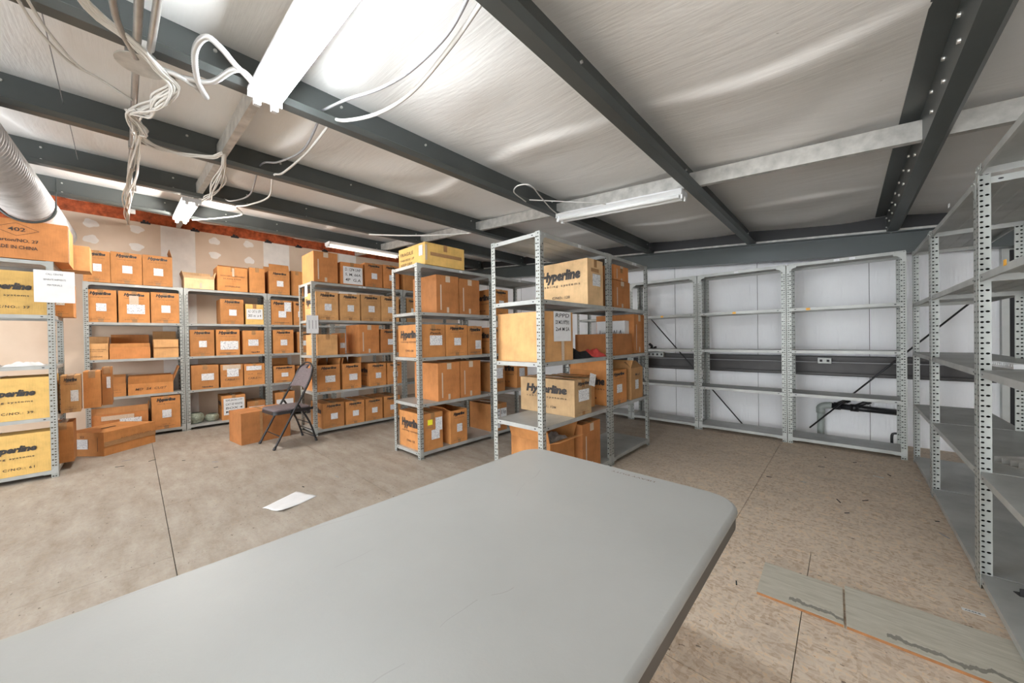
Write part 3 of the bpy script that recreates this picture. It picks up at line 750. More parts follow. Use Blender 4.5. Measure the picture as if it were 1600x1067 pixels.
    if st == 'handsign': return carton(w, d, h, 'cb_brown', None, None, extra=[lambda o, w, d, h: sheet(o, .03, .01, w * .86, h * .78, ['D. 12P4 UHP', '5, M, 66A', '4P  G.A'])]), 'carton with large handwritten sign'
    if st == 'logohand': return carton(w, d, h, c, None, [(.34, .36, .52, .30)], side_l=True, extra=[lambda o, w, d, h: hand(o, w, h, ['Hyperline', 'Patch'], .35, .80, .45, .07)]), 'carton handwritten above its label'
    if st == 'logoangled': return carton(w, d, h, c, 'front_big', [(.5, .2, .4, .30)]), 'narrow carton with tall label'
    if st == 'yellownote':
        return carton(w, d, h, 'cb_orange', None, [(.42, .28, .40, .26), (.62, .50, .34, .36)], side_l=True, extra=[lambda o, w, d, h: (on_front(o, 'tape', tape_mesh(), w * .2, h * .6, w * .3, h * .05, .005), on_front(o, 'sticky_note', cached('ynote', lambda: _sq('yellow_sticker')), w * .24, h * .69, .06, .055, .008))]), 'carton with yellow sticky note'
    if st == 'logoworn': return carton(w, .40, h, 'cb_orange', 'front', LB, flaps=[('b', .12, 5), ('l', .10, 60)], open_=True, extra=[lambda o, w, d, h: filler(o, w, d, h)]), 'open carton with torn top'
    if st == 'handsheets': return carton(w, d, h, 'cb_orange', None, None, extra=[lambda o, w, d, h: (sheet(o, .01, h * .12, w * .42, h * .7, ['VC', '8 J']), sheet(o, w * .50, h * .22, w * .46, h * .6, ['K Vam', 'CIR 2']))]), 'carton with two handwritten sheets'
    if st == 'logolight': return carton(w, .58, h, 'cb_pale', None, [(.28, .42, .5, .26)], side_l=True, extra=[lambda o, w, d, h: on_front(o, 'tape', tape_mesh('tape'), w * .2, h * .72, w * .5, h * .08, .005)]), 'carton with huge end lettering'
    if st == 'logolight2': return carton(w, .60, h, 'cb_pale', 'front', [(.20, .40, .62, .32)], side_l=True), 'scuffed carton, huge end lettering'
    if st == 'bigsign': return carton(w, .50, h, 'cb_tan', None, None, extra=[lambda o, w, d, h: sheet(o, w * .28, h * .40, w * .62, h * .60, ['RPPD', 'DE MOUNTERS', '2x4 M SA', 'QTY 59'], off=.008), lambda o, w, d, h: on_front(o, 'tape', tape_mesh('cleartape'), w * .55, 0, w * .10, h * .40, .006)]), 'large carton with handwritten sign'
    if st == 'plainopen': return carton(w, .46, h, 'cb_brown', None, None, open_=True, tape=False, extra=[lambda o, w, d, h: filler(o, w, d, h * 1.15, 'green_film')]), 'low open carton, dark film'
    if st == 'logoworn2': return carton(w, .46, h, 'cb_orange', 'front', LB, flaps=[('l', .10, -10), ('b', .10, 10)], open_=True, side_l=True, extra=[lambda o, w, d, h: filler(o, w, d, h)]), 'open carton with crumpled edges'
    if st == 'handflap': return carton(w, .46, h, 'cb_tan', None, [(.3, .32, .28, .30)], flaps=[('l', .10, -35), ('f', .10, -50)], open_=True, tape=False, extra=[lambda o, w, d, h: hand(o, w, h, ['Mod'], .3, .75, .4, .08)]), 'open carton overhanging shelf edge'
def _sq(m):
    mb = MB(); mb.box(0, 1, -.001, 0, 0, 1); return mb.mesh('sticky_note', m)
XFR = dict(A=-6.85, B=-5.08, C=-3.20, D=-1.64)
LIM = dict(A=(-.42, .50, 1.50, 2.50, 3.50), B=(1.60, 2.92, 4.10), C=(2.0, 3.055, 4.05), D=(2.06, 3.12, 4.02))
TAB = [('A',4,-0.436,-0.186,0.396,0.0,'logo'),('A',4,-0.182,0.098,0.408,0,'logo'),('A',4,0.103,0.392,0.412,0,'logoflap'),('A',3,-0.409,-0.139,0.411,0.0,'logo'),
('A',3,-0.123,0.161,0.412,0,'logobig'),('A',3,0.173,0.452,0.42,0,'logo'),('A',2,-0.418,-0.22,0.257,0.0,'openplain'),('A',2,-0.209,0.157,0.203,0,'openwide'),
('A',2,0.188,0.436,0.249,0,'opensmall'),('A',1,-0.359,-0.074,0.267,0.0,'opentext'),('A',1,-0.057,0.374,0.148,0,'opentext2'),('A',0,-0.397,0.123,0.397,0.0,'openpoly'),
('A',0,0.155,0.44,0.455,0,'logo'),('A',4,0.499,0.843,0.219,0.0,'openlight'),('A',4,0.881,1.248,0.365,0,'text'),('A',4,1.273,1.477,0.397,0,'plain'),
('A',4,1.538,1.831,0.384,0,'logotall'),('A',4,1.864,2.051,0.426,0.05,'plain'),('A',3,0.909,1.19,0.383,0,'logo'),('A',3,1.218,1.454,0.323,0.02,'bigsheet'),
('A',3,1.555,1.86,0.408,0,'logo2'),('A',3,1.885,2.073,0.406,0.02,'logo'),('A',2,0.557,0.827,0.385,0,'logo'),('A',2,0.849,1.133,0.392,0,'logowide'),
('A',2,1.174,1.45,0.379,0,'textlabel'),('A',2,1.573,1.87,0.392,0,'logo'),('A',2,1.944,2.165,0.361,0.02,'logo'),('A',1,0.563,0.869,0.354,0,'logolow'),
('A',1,0.892,1.164,0.343,0,'worn'),('A',1,1.181,1.449,0.335,0,'texttop'),('A',1,1.572,1.879,0.277,0,'logoflap2'),('A',1,1.944,2.176,0.254,0.02,'logo'),
('A',0,0.901,1.191,0.368,0.02,'bigsheet2'),('A',0,1.217,1.454,0.238,0.03,'sheet'),('A',0,1.587,1.876,0.335,0.02,'sheet'),('B',4,1.639,1.942,0.406,0,'plaintall'),
('B',4,1.983,2.297,0.31,0,'handsign'),('B',4,2.325,2.59,0.347,0,'logo'),('B',4,2.605,2.864,0.357,0,'logo'),('B',4,2.952,3.183,0.362,0,'plain'),
('B',3,1.664,1.94,0.375,0,'logo'),('B',3,1.965,2.241,0.373,0,'logo'),('B',3,2.259,2.55,0.383,0,'logo'),('B',3,2.564,2.854,0.383,0,'logo'),
('B',3,2.987,3.208,0.381,0,'logo'),('B',2,1.67,1.921,0.281,0,'plainshort'),('B',2,1.993,2.072,0.301,0.12,'label'),('B',2,2.223,2.52,0.421,0,'plainbrown'),
('B',2,2.55,2.844,0.358,0,'logo'),('B',1,1.654,1.946,0.352,0,'logoopen'),('B',1,1.981,2.24,0.354,0,'logoopen'),('B',1,2.363,2.621,0.336,0,'logo'),
('B',1,2.642,2.888,0.329,0,'logo'),('B',0,1.715,1.992,0.334,0,'logo'),('B',0,2.015,2.276,0.32,0,'logo'),('B',0,2.296,2.554,0.319,0,'logo'),
('B',0,2.581,2.845,0.32,0,'logo'),('C',3,2.245,2.545,0.418,0,'plainbrown'),('C',3,2.559,2.861,0.41,0,'plainbrown'),('C',3,3.094,3.361,0.337,0,'logo'),
('C',2,2.045,2.348,0.351,0,'logohand'),('C',2,2.361,2.661,0.35,0,'logo'),('C',2,2.675,2.89,0.34,0,'logoangled'),('C',2,3.039,3.313,0.33,0,'logo'),
('C',1,2.246,2.542,0.415,0,'plainbrown'),('C',1,2.557,2.859,0.419,0,'plainbrown'),('C',1,3.007,3.278,0.37,0,'worn'),('C',0,2.04,2.297,0.391,0,'yellownote'),
('C',0,2.401,2.638,0.369,0,'logoworn'),('C',0,2.996,3.302,0.344,0,'handsheets'),('D',3,2.745,3.018,0.412,0,'logolight'),('D',3,3.23,3.586,0.272,0,'plainbrown'),
('D',2,2.121,2.5,0.392,0,'bigsign'),('D',2,3.243,3.617,0.215,0,'plainopen'),('D',2,3.743,4.059,0.43,0.03,'plaintallbrown'),('D',1,2.513,2.782,0.31,0,'logolight2'),
('D',1,3.126,3.482,0.337,0,'logoworn2'),('D',1,3.589,3.881,0.332,0,'handflap'),('D',0,2.623,2.928,0.417,0,'plainbrown')]
SHN = ['bottom', 'fourth', 'middle', 'second', 'top']
ORD = ['leftmost', 'second from left', 'third from left', 'fourth from left', 'fifth from left']
def rackname(row, y):
    if row == 'A': return 'coil-less left gypsum rack' if y < .50 else ('middle gypsum wall rack' if y < 1.50 else 'gypsum wall rack behind chair')
    if row == 'B': return 'rack right of chair' if y < 2.92 else 'rack beyond chair rack'
    if row == 'C': return 'yellow-carton rack' if y < 3.055 else 'far middle-row rack'
    return 'nearest centre rack' if y < 3.12 else 'far nearest-row rack'
cnt = {}
for row, s, a, b, h, sb, st in TAB:
    for l0, l1 in zip(LIM[row], LIM[row][1:]):
        if l0 <= (a + b) / 2 < l1: a, b = max(a, l0 + .010), min(b, l1 - .010)
    rn = rackname(row, (a + b) / 2); k = cnt.get((rn, s), 0); cnt[(rn, s)] = k + 1
    o, look = style(st, round(b - a, 3), round(h, 3), row, s)
    o.location = (XFR[row] - sb - .013, a, SZ[s] + (.0005 if s < 4 else .006)); o.rotation_euler = (0, 0, P90)
    tot = sum(1 for t in TAB if t[1] == s and rackname(t[0], (t[2] + t[3]) / 2) == rn)
    pos = ORD[k] if tot > 1 else 'alone'
    rn2 = rn.replace('coil-less left', 'left')
    tag(o, '%s, %s, %s shelf, %s' % (look, pos, SHN[s], rn2), 'carton', 'cartons on the ' + rn2)

# cartons outside the regular rows
def put(o, x, y, z, rz, lab, grp=None, cat='carton'):
    o.location = (x, y, z); o.rotation_euler = (0, 0, rz); return tag(o, lab, cat, grp)
# the yellow carton on top of the middle row
def ex_y(o, w, d, h):
    on_front(o, 'tape', tape_mesh('tape'), w * .12, h * .42, w * .80, h * .16, .005)
    on_front(o, 'tape', tape_mesh('cleartape'), -.002, h * .18, w * .05, h * .7, .006)
    link('shipping_label', label_mesh(), o, (-.006, d * .20, h * .42), (0, 0, -P90), (.07, 1, .11))
    link('printed_lettering', join_text([('FRAGILE', .08, .6, .5, .16, dict(m='ink'), 0), ('THIS SIDE UP', .06, .36, .56, .10, dict(m='ink'), 0), ('KEEP DRY', .10, .12, .45, .14, dict(m='ink'), 0)], 'lettering', ['ink_soft']), o, (-.0045, d, 0), (0, 0, -P90), (d, 1, h))
put(carton(.525, .53, .235, 'cb_yellow', extra=[ex_y]), -3.205, 2.105, 2.037, P90, 'yellow kraft carton lying on top of the middle row rack')
# left edge rack: fronts at X=-5.45 ; cartons run out of frame
LG = 'printed cartons on the rack at the left edge'
put(carton(.66, .24, .395, 'cb_yellow', 'side37'), -5.462, -1.20, 1.5305, P90, 'yellow printed carton half covered by the hanging paper sign, left edge rack', LG)
put(carton(.66, .5, .385, 'cb_yellow', 'side39'), -5.462, -1.195, .5705, P90, 'yellow printed carton number 39, fourth shelf of the left edge rack', LG)
put(carton(.66, .22, .375, 'cb_yellow', 'side61'), -5.462, -1.195, .0705, P90, 'yellow printed carton number 61, bottom shelf of the left edge rack', LG)
def ex402(o, w, d, h):
    L = w
    it = [('402', L - .335, .245, .095, .035, dict(m='ink', bold=.01), 0), ('Carton/NO. 27', L - .41, .148, .24, .030, dict(m='ink', bold=.012), 0), ('MADE IN CHINA', L - .42, .085, .245, .032, dict(m='ink', bold=.012), 0)]
    cx, cz = L - .29, .262; a, b, t = .125, .058, .0025
    for (x0, z0), (x1, z1) in (((-a, 0), (0, b)), ((0, b), (a, 0)), ((a, 0), (0, -b)), ((0, -b), (-a, 0))):
        dx, dz = x1 - x0, z1 - z0; n = math.hypot(dx, dz); nx, nz = -dz / n * t / 2, dx / n * t / 2
        it.append(('#poly', 0, 0, 0, 0, [(cx + x0 + nx, cz + z0 + nz), (cx + x1 + nx, cz + z1 + nz), (cx + x1 - nx, cz + z1 - nz), (cx + x0 - nx, cz + z0 - nz)], 0))
    link('printed_lettering', join_text(it, 'printed_lettering', ['ink']), o, (0, -.0055, 0))
    link('tape', tape_mesh('cleartape'), o, (w + .003, .02, .0), (0, 0, P90), (.05, 1, h))
put(carton(.92, .45, .355, 'cb_brown', extra=[ex402], tape=False), -5.455, -1.335, 2.037, P90, 'long brown carton marked 402 on top of the left edge rack')
put(carton(.28, .30, .265, 'cb_tan'), -5.93, -.585, 2.037, P90, 'plain tan carton behind the carton marked 402, left edge rack top')
RG = 'cartons sticking out past the end of the left edge rack'
put(carton(.125, .33, .37, 'cb_tan', 'front', [(.5, .3, .4, .3)]), -5.66, -.50, .571, P90 + .03, 'thin upright carton nearest the rack post, protruding from left edge rack', RG)
put(carton(.12, .34, .39, 'cb_orange'), -5.88, -.370, .571, P90, 'middle upright carton protruding from the left edge rack', RG)
put(carton(.075, .30, .42, 'cb_orange', None, [(.45, .45, .4, .3)]), -6.02, -.245, .571, P90, 'right upright carton with white label, protruding from left edge rack', RG)
put(carton(.13, .28, .40, 'cb_orange'), -5.70, -.56, .0715, P90, 'orange carton end protruding at the bottom shelf of the left edge rack', RG)
put(carton(.17, .26, .34, 'cb_orange', 'front', LB), -5.72, -.58, 1.531, P90, 'labelled carton end protruding behind the hanging paper sign', RG)
# floor cartons
def exl(o, w, d, h):
    on_front(o, 'tape', tape_mesh('tape'), 0, h * .38, w, h * .2, .005)
    hand(o, w, h, ['Part No.  HYPERLINE  CABLE'], .3, .52, .6, .10, 'ink_soft')
    link('shipping_label', label_mesh(), o, (-.005, d * .66, h * .30), (0, 0, -P90), (.13, 1, .11))
    link('printed_lettering', join_text([('#rect', .10, .10, .10, .75, None, 0), ('#rect', .30, .06, .015, .85, None, 0), ('#rect', .85, .2, .012, .6, None, 0), ('XX', .42, .75, .12, .12, dict(m='ink'), 0)], 'marks', ['ink_soft']), o, (-.0048, d, 0), (0, 0, -P90), (d, 1, h))
    link('handle_slot', _slot(w, d, h), o)
def _slot(w, d, h):
    mb = MB(); mb.box(w * .32, w * .58, d * .50, d * .54, h + .0005, h + .003); return mb.mesh('handle_slot', 'dark')
ang = math.atan2(.17 + .244, -6.397 + 6.035)
o = carton(.552, .47, .265, 'cb_orange', tape=False, extra=[exl]); put(o, -6.035, -.244, .0005, ang, 'long taped brown carton lying on the floor before the open-carton rack')
def exc(o, w, d, h): on_front(o, 'tape', tape_mesh('tape'), w * .36, 0, .03, h, .005)
ang = math.atan2(1.412 - .872, -5.395 + 5.319)
o = carton(.545, .40, .385, 'cb_brown', extra=[exc]); put(o, -5.319, .872, .0005, ang, 'plain brown carton standing on the floor left of the folding chair')
def exslit(o, w, d, h): pass
# stacked smaller pieces on the nearest centre row
put(carton(.34, .44, .15, 'cb_brown', extra=[tapes_v]), -1.66, 3.25, 1.53 + .28, P90 + .03, 'squashed brown carton lying on another under the top shelf, nearest centre row')
def exw(o, w, d, h):
    link('handwriting', join_text([('Lumi W A', .1, .5, .8, .22, dict(m='marker', shear=.2), 0)], 'handwriting', ['marker']), o, (-.004, d, 0), (0, 0, -P90), (d, 1, h))
put(carton(.10, .34, .36, 'white', tape=False, extra=[exw]), -1.74, 3.64, 1.056, P90, 'white carton with large handwriting behind the low open carton', None)
put(carton(.26, .40, .30, 'cb_tan', side_l=True), -1.78, 2.80, .5705, P90, 'printed carton behind the carton with huge brand lettering, fourth shelf')
put(carton(.34, .42, .33, 'cb_orange', None, None, flaps=[('f', .10, 75), ('l', .10, 15), ('r', .12, 30), ('b', .1, 20)], open_=True, tape=False, extra=[film]), -1.70, 2.23, .0715, P90, 'crumpled open carton on the bottom shelf behind the table corner')
put(carton(.22, .42, .38, 'cb_orange', None, [(.2, .4, .5, .3)], side_l=True), -3.25, 3.55, .5705, P90, 'printed carton beyond the worn carton, fourth shelf, far middle-row rack')

# ================================================================== FLUORESCENT FIXTURES
def fixture(label, lit, L=1.22, w=.15):
    r = empty('fluorescent_light', (0, 0, 0)); tag(r, label, 'ceiling light', 'strip lights under the roof purlins')
    mb = MB(); mb.prism([(-w / 2, 0), (w / 2, 0), (w / 2, -.012), (.03, -.045), (-.03, -.045), (-w / 2, -.012)], 'x', 0, L)
    link('housing', mb.mesh('housing', 'white_enamel'), r)
    for sy in (-1, 1):
        mb = MB(); mb.cyl((.022, sy * .036, -.052), (L - .022, sy * .036, -.052), .0170, 14)
        link('tube', mb.mesh('tube', lit), r)
    for x in (0, L):
        mb = MB()
        for sy in (-1, 1): mb.prism([(sy * .038 - .017, -.005), (sy * .038 + .017, -.005), (sy * .038 + .014, -.078), (sy * .038 - .014, -.078)], 'x', x - .006, x + .022 if x == 0 else x + .006)
        mb.box(x - .004, x + .004, -w / 2, w / 2, -.045, 0)
        link('end_socket', mb.mesh('end_socket', 'white_enamel'), r)
    return r
def place_fix(r, x0, y, dz=-.004, along='x', z=None):
    if along == 'x': r.location = (x0, y, zb(x0) + dz); r.rotation_euler = (0, math.atan(.0833), 0)
    else: r.location = (x0, y, z); r.rotation_euler = (0, 0, P90)
place_fix(fixture('large lit twin tube light overhead at the top of the picture', 'tube_main'), -2.16, .485)
place_fix(fixture('unlit white strip light between two purlins, wires looped at one end', 'tube_off'), -2.16, 3.07)
place_fix(fixture('small lit strip light glowing near the gypsum wall', 'tube_wall'), -6.14, .44)
place_fix(fixture('long white strip light above the rack right of the chair', 'tube_dim', 1.22, .19), -6.12, 2.18, along='y', z=2.852)
place_fix(fixture('added fill strip light, unseen behind the camera, over the rear left floor', 'tube_fill'), -1.9, -2.15)  # this strip light and the next are added out of view as fill
place_fix(fixture('added fill strip light, unseen behind the camera, over the rear right floor', 'tube_fill'), .75, -2.15)
mb = MB()
for x in (-4.95, -6.12): mb.box(x - .015, x + .015, .43, .45, zb(x) - .006, zb(x) + .01)

# ================================================================== FOLDING TABLE
TB = empty('folding_table', (-.64, .10, 0), 0)
tag(TB, 'white plastic folding table with rounded corners in the foreground', 'table')
def rrect(x0, x1, y0, y1, r, n=8):
    P = []
    for cx, cy, a0 in ((x1 - r, y1 - r, 0), (x0 + r, y1 - r, 90), (x0 + r, y0 + r, 180), (x1 - r, y0 + r, 270)):
        for i in range(n + 1):
            a = RD(a0 + 90 * i / n); P.append((cx + r * cos(a), cy + r * sin(a)))
    return P
TX0, TX1, TY0, TY1 = -.425, .412, -1.0, 1.165
mb = MB(); prof = [(.004, -.020), (.0, -.015), (.0, -.010), (.003, -.004), (.011, 0)]
base = rrect(TX0, TX1, TY0, TY1, .10)
rings = []
cx0, cy0 = (TX0 + TX1) / 2, (TY0 + TY1) / 2
for ins, z in prof:
    pts = rrect(TX0 + ins, TX1 - ins, TY0 + ins, TY1 - ins, .10 - ins)
    rings.append([mb.bm.verts.new((x, y, .74 + z)) for x, y in pts])
for a, b in zip(rings, rings[1:]):
    n = len(a)
    for i in range(n): mb.bm.faces.new((a[i], a[(i + 1) % n], b[(i + 1) % n], b[i])).smooth = True
mb.bm.faces.new(rings[-1]); mb.bm.faces.new(rings[0][::-1])
link('tabletop', mb.mesh('tabletop', 'table'), TB)
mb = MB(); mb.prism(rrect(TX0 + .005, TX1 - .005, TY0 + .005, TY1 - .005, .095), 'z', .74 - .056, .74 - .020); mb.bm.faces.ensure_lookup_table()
o_ = link('shaded_edge', mb.mesh('shaded_edge', 'table_under_shade'), TB); o_['label'] = 'table edge under the white top, coloured dark grey-brown as shade'  # side of the tabletop, shade put into its dark colour
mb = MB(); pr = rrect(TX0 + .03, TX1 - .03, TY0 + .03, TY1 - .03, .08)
mb.prism(pr, 'z', .74 - .070, .74 - .057); link('underframe', mb.mesh('underframe', 'table_under_shade'), TB)
for y, dy in ((.60, -.12), (-.62, .12)):
    mb = MB()
    for x in (-.30, .30): mb.tube([(x, y + dy, .66), (x, y + dy * .3, .40), (x, y, .012)], .0125, 10, 3)
    mb.cyl((-.30, y + dy * .3, .40), (.30, y + dy * .3, .40), .010, 10)
    mb.cyl((-.34, y, .0125), (.34, y, .0125), .0125, 10)
    mb.cyl((-.31, y + dy, .668), (.31, y + dy, .668), .0125, 10)
    link('leg_frame', mb.mesh('leg_frame', 'black_metal'), TB)
it = [('LIFTED HERE', 0, 0, .15, .009, dict(m='ink'), 0)]
_m = join_text([('HEAVY DUTY', 0, 0, .16, .010, dict(m='ink'), 0)], 'mark', ['ink_soft'])
_o = link('embossed_mark', _m, TB, (.16, 1.120, .7405), (-P90, 0, PI))

# ================================================================== FOLDING CHAIR
CH = empty('folding_chair', (-5.037, 1.30, 0), .09)
tag(CH, 'black metal folding chair with grey-mauve padded seat and back', 'chair')
# local: front feet at y=-.235, rear feet at y=+.24, x = +-.23
hw = .232
mb = MB()
pts = [(-hw, -.235, .012), (-hw, -.02, .42), (-hw, .14, .72), (-hw + .03, .205, .88), (-hw + .12, .23, .955), (0, .235, .975), (hw - .12, .23, .955), (hw - .03, .205, .88), (hw, .14, .72), (hw, -.02, .42), (hw, -.235, .012)]
mb.tube(pts, .0125, 10, 6); link('back_frame', mb.mesh('back_frame', 'black_metal'), CH)
for s in (-1, 1):
    mb = MB(); x = s * (hw - .028)
    mb.tube([(x, .235, .012), (x, .16, .25), (x, .045, .46), (x, .02, .50)], .0115, 10, 4); link('leg', mb.mesh('leg', 'black_metal'), CH)
    mb = MB(); mb.cyl((s * hw, -.241, .0), (s * hw, -.228, .03), .0155, 10); mb.cyl((x, .238, .0), (x, .228, .03), .0145, 10); link('foot_cap', mb.mesh('foot_cap', 'vinyl'), CH)
    mb = MB(); mb.box(s * (hw - .017) - .003, s * (hw - .017) + .003, -.05, .20, .405, .435); mb.box(s * (hw - .017) - .003, s * (hw - .017) + .003, .13, .16, .36, .43); link('hinge_bracket', mb.mesh('hinge_bracket', 'black_metal'), CH)
for a, b in (((-hw, -.165, .14), (hw, -.165, .14)), ((-hw + .028, .195, .14), (hw - .028, .195, .14)), ((-hw + .028, .222, .055), (hw - .028, .222, .055)), ((-hw + .028, .165, .235), (hw - .028, .165, .235))):
    mb = MB(); mb.cyl(a, b, .006, 8); link('crossbar', mb.mesh('crossbar', 'black_metal'), CH)
def cushion(x0, x1, y0, y1, z0, h, r, name, m, crown=.02):
    mb = MB(); n = 10; P = rrect(x0, x1, y0, y1, r, 6); cx, cy = (x0 + x1) / 2, (y0 + y1) / 2
    prev = None
    for k, (sc, z) in enumerate(((.97, 0), (1, .006), (1, h * .55), (.985, h * .85), (.93, h), (.7, h + crown * .7), (.35, h + crown), (.02, h + crown))):
        ring = [mb.bm.verts.new((cx + (x - cx) * sc, cy + (y - cy) * sc, z0 + z)) for x, y in P]
        if prev:
            for i in range(len(P)): mb.bm.faces.new((prev[i], prev[(i + 1) % len(P)], ring[(i + 1) % len(P)], ring[i])).smooth = True
        else: mb.bm.faces.new(ring[::-1])
        prev = ring
    mb.bm.faces.new(prev)
    return mb.mesh(name, m)
s_ = link('seat', cushion(-.205, .205, -.225, .185, .425, .028, .05, 'seat', 'fabric', .012), CH)
mb = MB(); P = rrect(-.207, .207, -.228, .188, .05, 6); mb.prism(P, 'z', .392, .428); link('seat_pan', mb.mesh('seat_pan', 'vinyl'), CH)
# backrest: curved pad with a lower arch and an oval hand hole
mb = MB()
nu, nv = 26, 20; zb0, zb1 = .665, .955
V = {}
def bp(u, v, side):
    z = zb0 + v * (zb1 - zb0); t = (z - .70) / .25
    half = hw - .012 - max(0, (z - .86)) * 1.5 * (1 if z > .86 else 0) * .55 - (0.10 * max(0, (z - .90) / .055) ** 2)
    x = -half + 2 * half * u
    y = .125 + .135 * t - .02 * t * t + .030 * cos(PI * (u - .5)) + (-.011 if side == 0 else .011) * (1 if 0 < u < 1 and 0 < v < 1 else .3)
    return Vector((x, y, z + .018 * sin(PI * u) * (1 - v) ** 2))
hole = lambda i, j: nu * .36 < i + .5 < nu * .64 and nv * .80 < j + .5 < nv * .93
for sd in (0, 1):
    for i in range(nu + 1):
        for j in range(nv + 1): V[(i, j, sd)] = mb.bm.verts.new(bp(i / nu, j / nv, sd))
for i in range(nu):
    for j in range(nv):
        if hole(i, j): continue
        for sd in (0, 1):
            q = [V[(i, j, sd)], V[(i + 1, j, sd)], V[(i + 1, j + 1, sd)], V[(i, j + 1, sd)]]
            mb.bm.faces.new(q if sd == 0 else q[::-1]).smooth = True
        for di, dj, e in ((-1, 0, ((i, j), (i, j + 1))), (1, 0, ((i + 1, j), (i + 1, j + 1))), (0, -1, ((i, j), (i + 1, j))), (0, 1, ((i, j + 1), (i + 1, j + 1)))):
            a, b = i + di, j + dj
            if not (0 <= a < nu and 0 <= b < nv) or hole(a, b):
                mb.bm.faces.new((V[(*e[0], 0)], V[(*e[1], 0)], V[(*e[1], 1)], V[(*e[0], 1)]))
link('backrest', mb.mesh('backrest', 'fabric'), CH)

# ================================================================== THINGS ON THE FLOOR
def quadsheet(name, corners, z, m, t=.001, curl=None):
    mb = MB(); c = [Vector((*p, 0)) for p in corners]
    ox, oy = c[0].x, c[0].y
    def f(u, v):
        p = (c[0] * (1 - u) + c[1] * u) * (1 - v) + (c[3] * (1 - u) + c[2] * u) * v
        return (p.x - ox, p.y - oy, z + (curl(u, v) if curl else 0))
    mb.grid(f, 14, 14, True)
    o = link(name, mb.mesh(name, m), None, (ox, oy, 0)); md = o.modifiers.new('thick', 'SOLIDIFY'); md.thickness = t; md.offset = 1
    return o
tag(quadsheet('paper_sheet', [(-3.19, .64), (-3.00, .717), (-3.10, .988), (-3.328, .904)], .0015, 'white', .0006, lambda u, v: .004 * abs(sin(6 * u)) + .022 * max(0, u - .75) * (1 - v) * 3 * max(0, .5 - v) * 2), 'loose white sheet of paper lying on the floor left of the table', 'paper')
def board(x0, x1, y0, y1, ly, lab):
    mb = MB(); mb.box(0, x1 - x0, 0, y1 - y0, 0, .012); mb.bevel(.001)
    o = link('plywood_board', mb.mesh('plywood_board', 'plyboard'), None, (x0, y0, .0005), (0, 0, .02)); tag(o, lab, 'board', 'plywood boards laid on the floor')
    mb = MB(); mb.box(.001, x1 - x0 - .001, -.002, .0, .001, .0115); e = link('raw_edge', mb.mesh('raw_edge', 'plywood_edge'), o); e['label'] = 'orange raw edge of the board'
board(-.318, -.012, 2.020, 2.315, 0, 'shorter left grey plywood board laid flat on the floor')
board(-.004, .80, 2.026, 2.35, 0, 'longer right grey plywood board running under the right racks')
def sticker(x, y, rz, lab, txt='A4-04-B'):
    mb = MB(); mb.box(0, .066, 0, .022, 0, .0008); o = link('floor_label', mb.mesh('floor_label', 'tube_off'), None, (x, y, .0004), (0, 0, rz)); tag(o, lab, 'label')
    link('lettering', join_text([(txt, .008, .004, .045, .010, dict(m='ink', bold=.03), 0)], 'lettering', ['ink']), o, (0, 0, .0012), (-P90, 0, 0))
sticker(.372, 2.505, .04, 'small white printed label on the floor beside the right racks')
sticker(.165, 4.36, -.2, 'tiny white label on the floor near the far corner')
rs = random.Random(11)
for i in range(26):
    x, y = [(-5.6, -.1), (-4.6, .5), (-5.2, .2), (-3.2, 1.1), (-2.3, 1.6), (.0, 4.6), (.25, 4.75), (.30, 4.3), (.1, 3.6), (.2, 3.1), (-.4, 3.9), (-.2, 2.0), (-.12, 2.05), (.33, 3.4)][i % 14]
    x += rs.uniform(-.25, .25); y += rs.uniform(-.25, .25); x = min(x, .43)
    if y < 2.45 and x > -.4: continue
    mb = MB(); L = rs.uniform(.012, .035); mb.box(-L, L, -.003, .003, 0, .003)
    o = link('wood_splinter', mb.mesh('wood_splinter', 'dark' if i % 3 else 'cable_grey'), None, (x, y, .0002), (0, 0, rs.uniform(0, 3))); tag(o, 'tiny dark splinter of debris scattered on the bare floor', 'debris', 'debris on the floor')

# film-wrapped coils on the bottom shelf of the wall rack
for x, y, r, h, lab in ((-7.0, .615, .095, .15, 'film-wrapped coil on the bottom wall shelf, left, half behind posts'), (-7.0, .80, .085, .11, 'film-wrapped coil on the bottom wall shelf, beside the sheeted carton')):
    mb = MB()
    def f(u, v):
        a = 2 * PI * u; b = -PI / 2 + PI * v
        k = 1 + .03 * sin(7 * a)
        return ((r * .55 + r * .45 * cos(b) * 1.0) * cos(a) * k, (r * .55 + r * .45 * cos(b)) * sin(a) * k, h / 2 + h / 2 * sin(b))
    mb.grid(f, 28, 12)
    bmesh.ops.remove_doubles(mb.bm, verts=mb.bm.verts, dist=.0005)
    mb.cyl((0, 0, h * .2), (0, 0, h * .93), r * .56, 20)
    tag(link('cable_coil', mb.mesh('cable_coil', 'green_film'), None, (x, y, .071)), lab, 'coil', None)

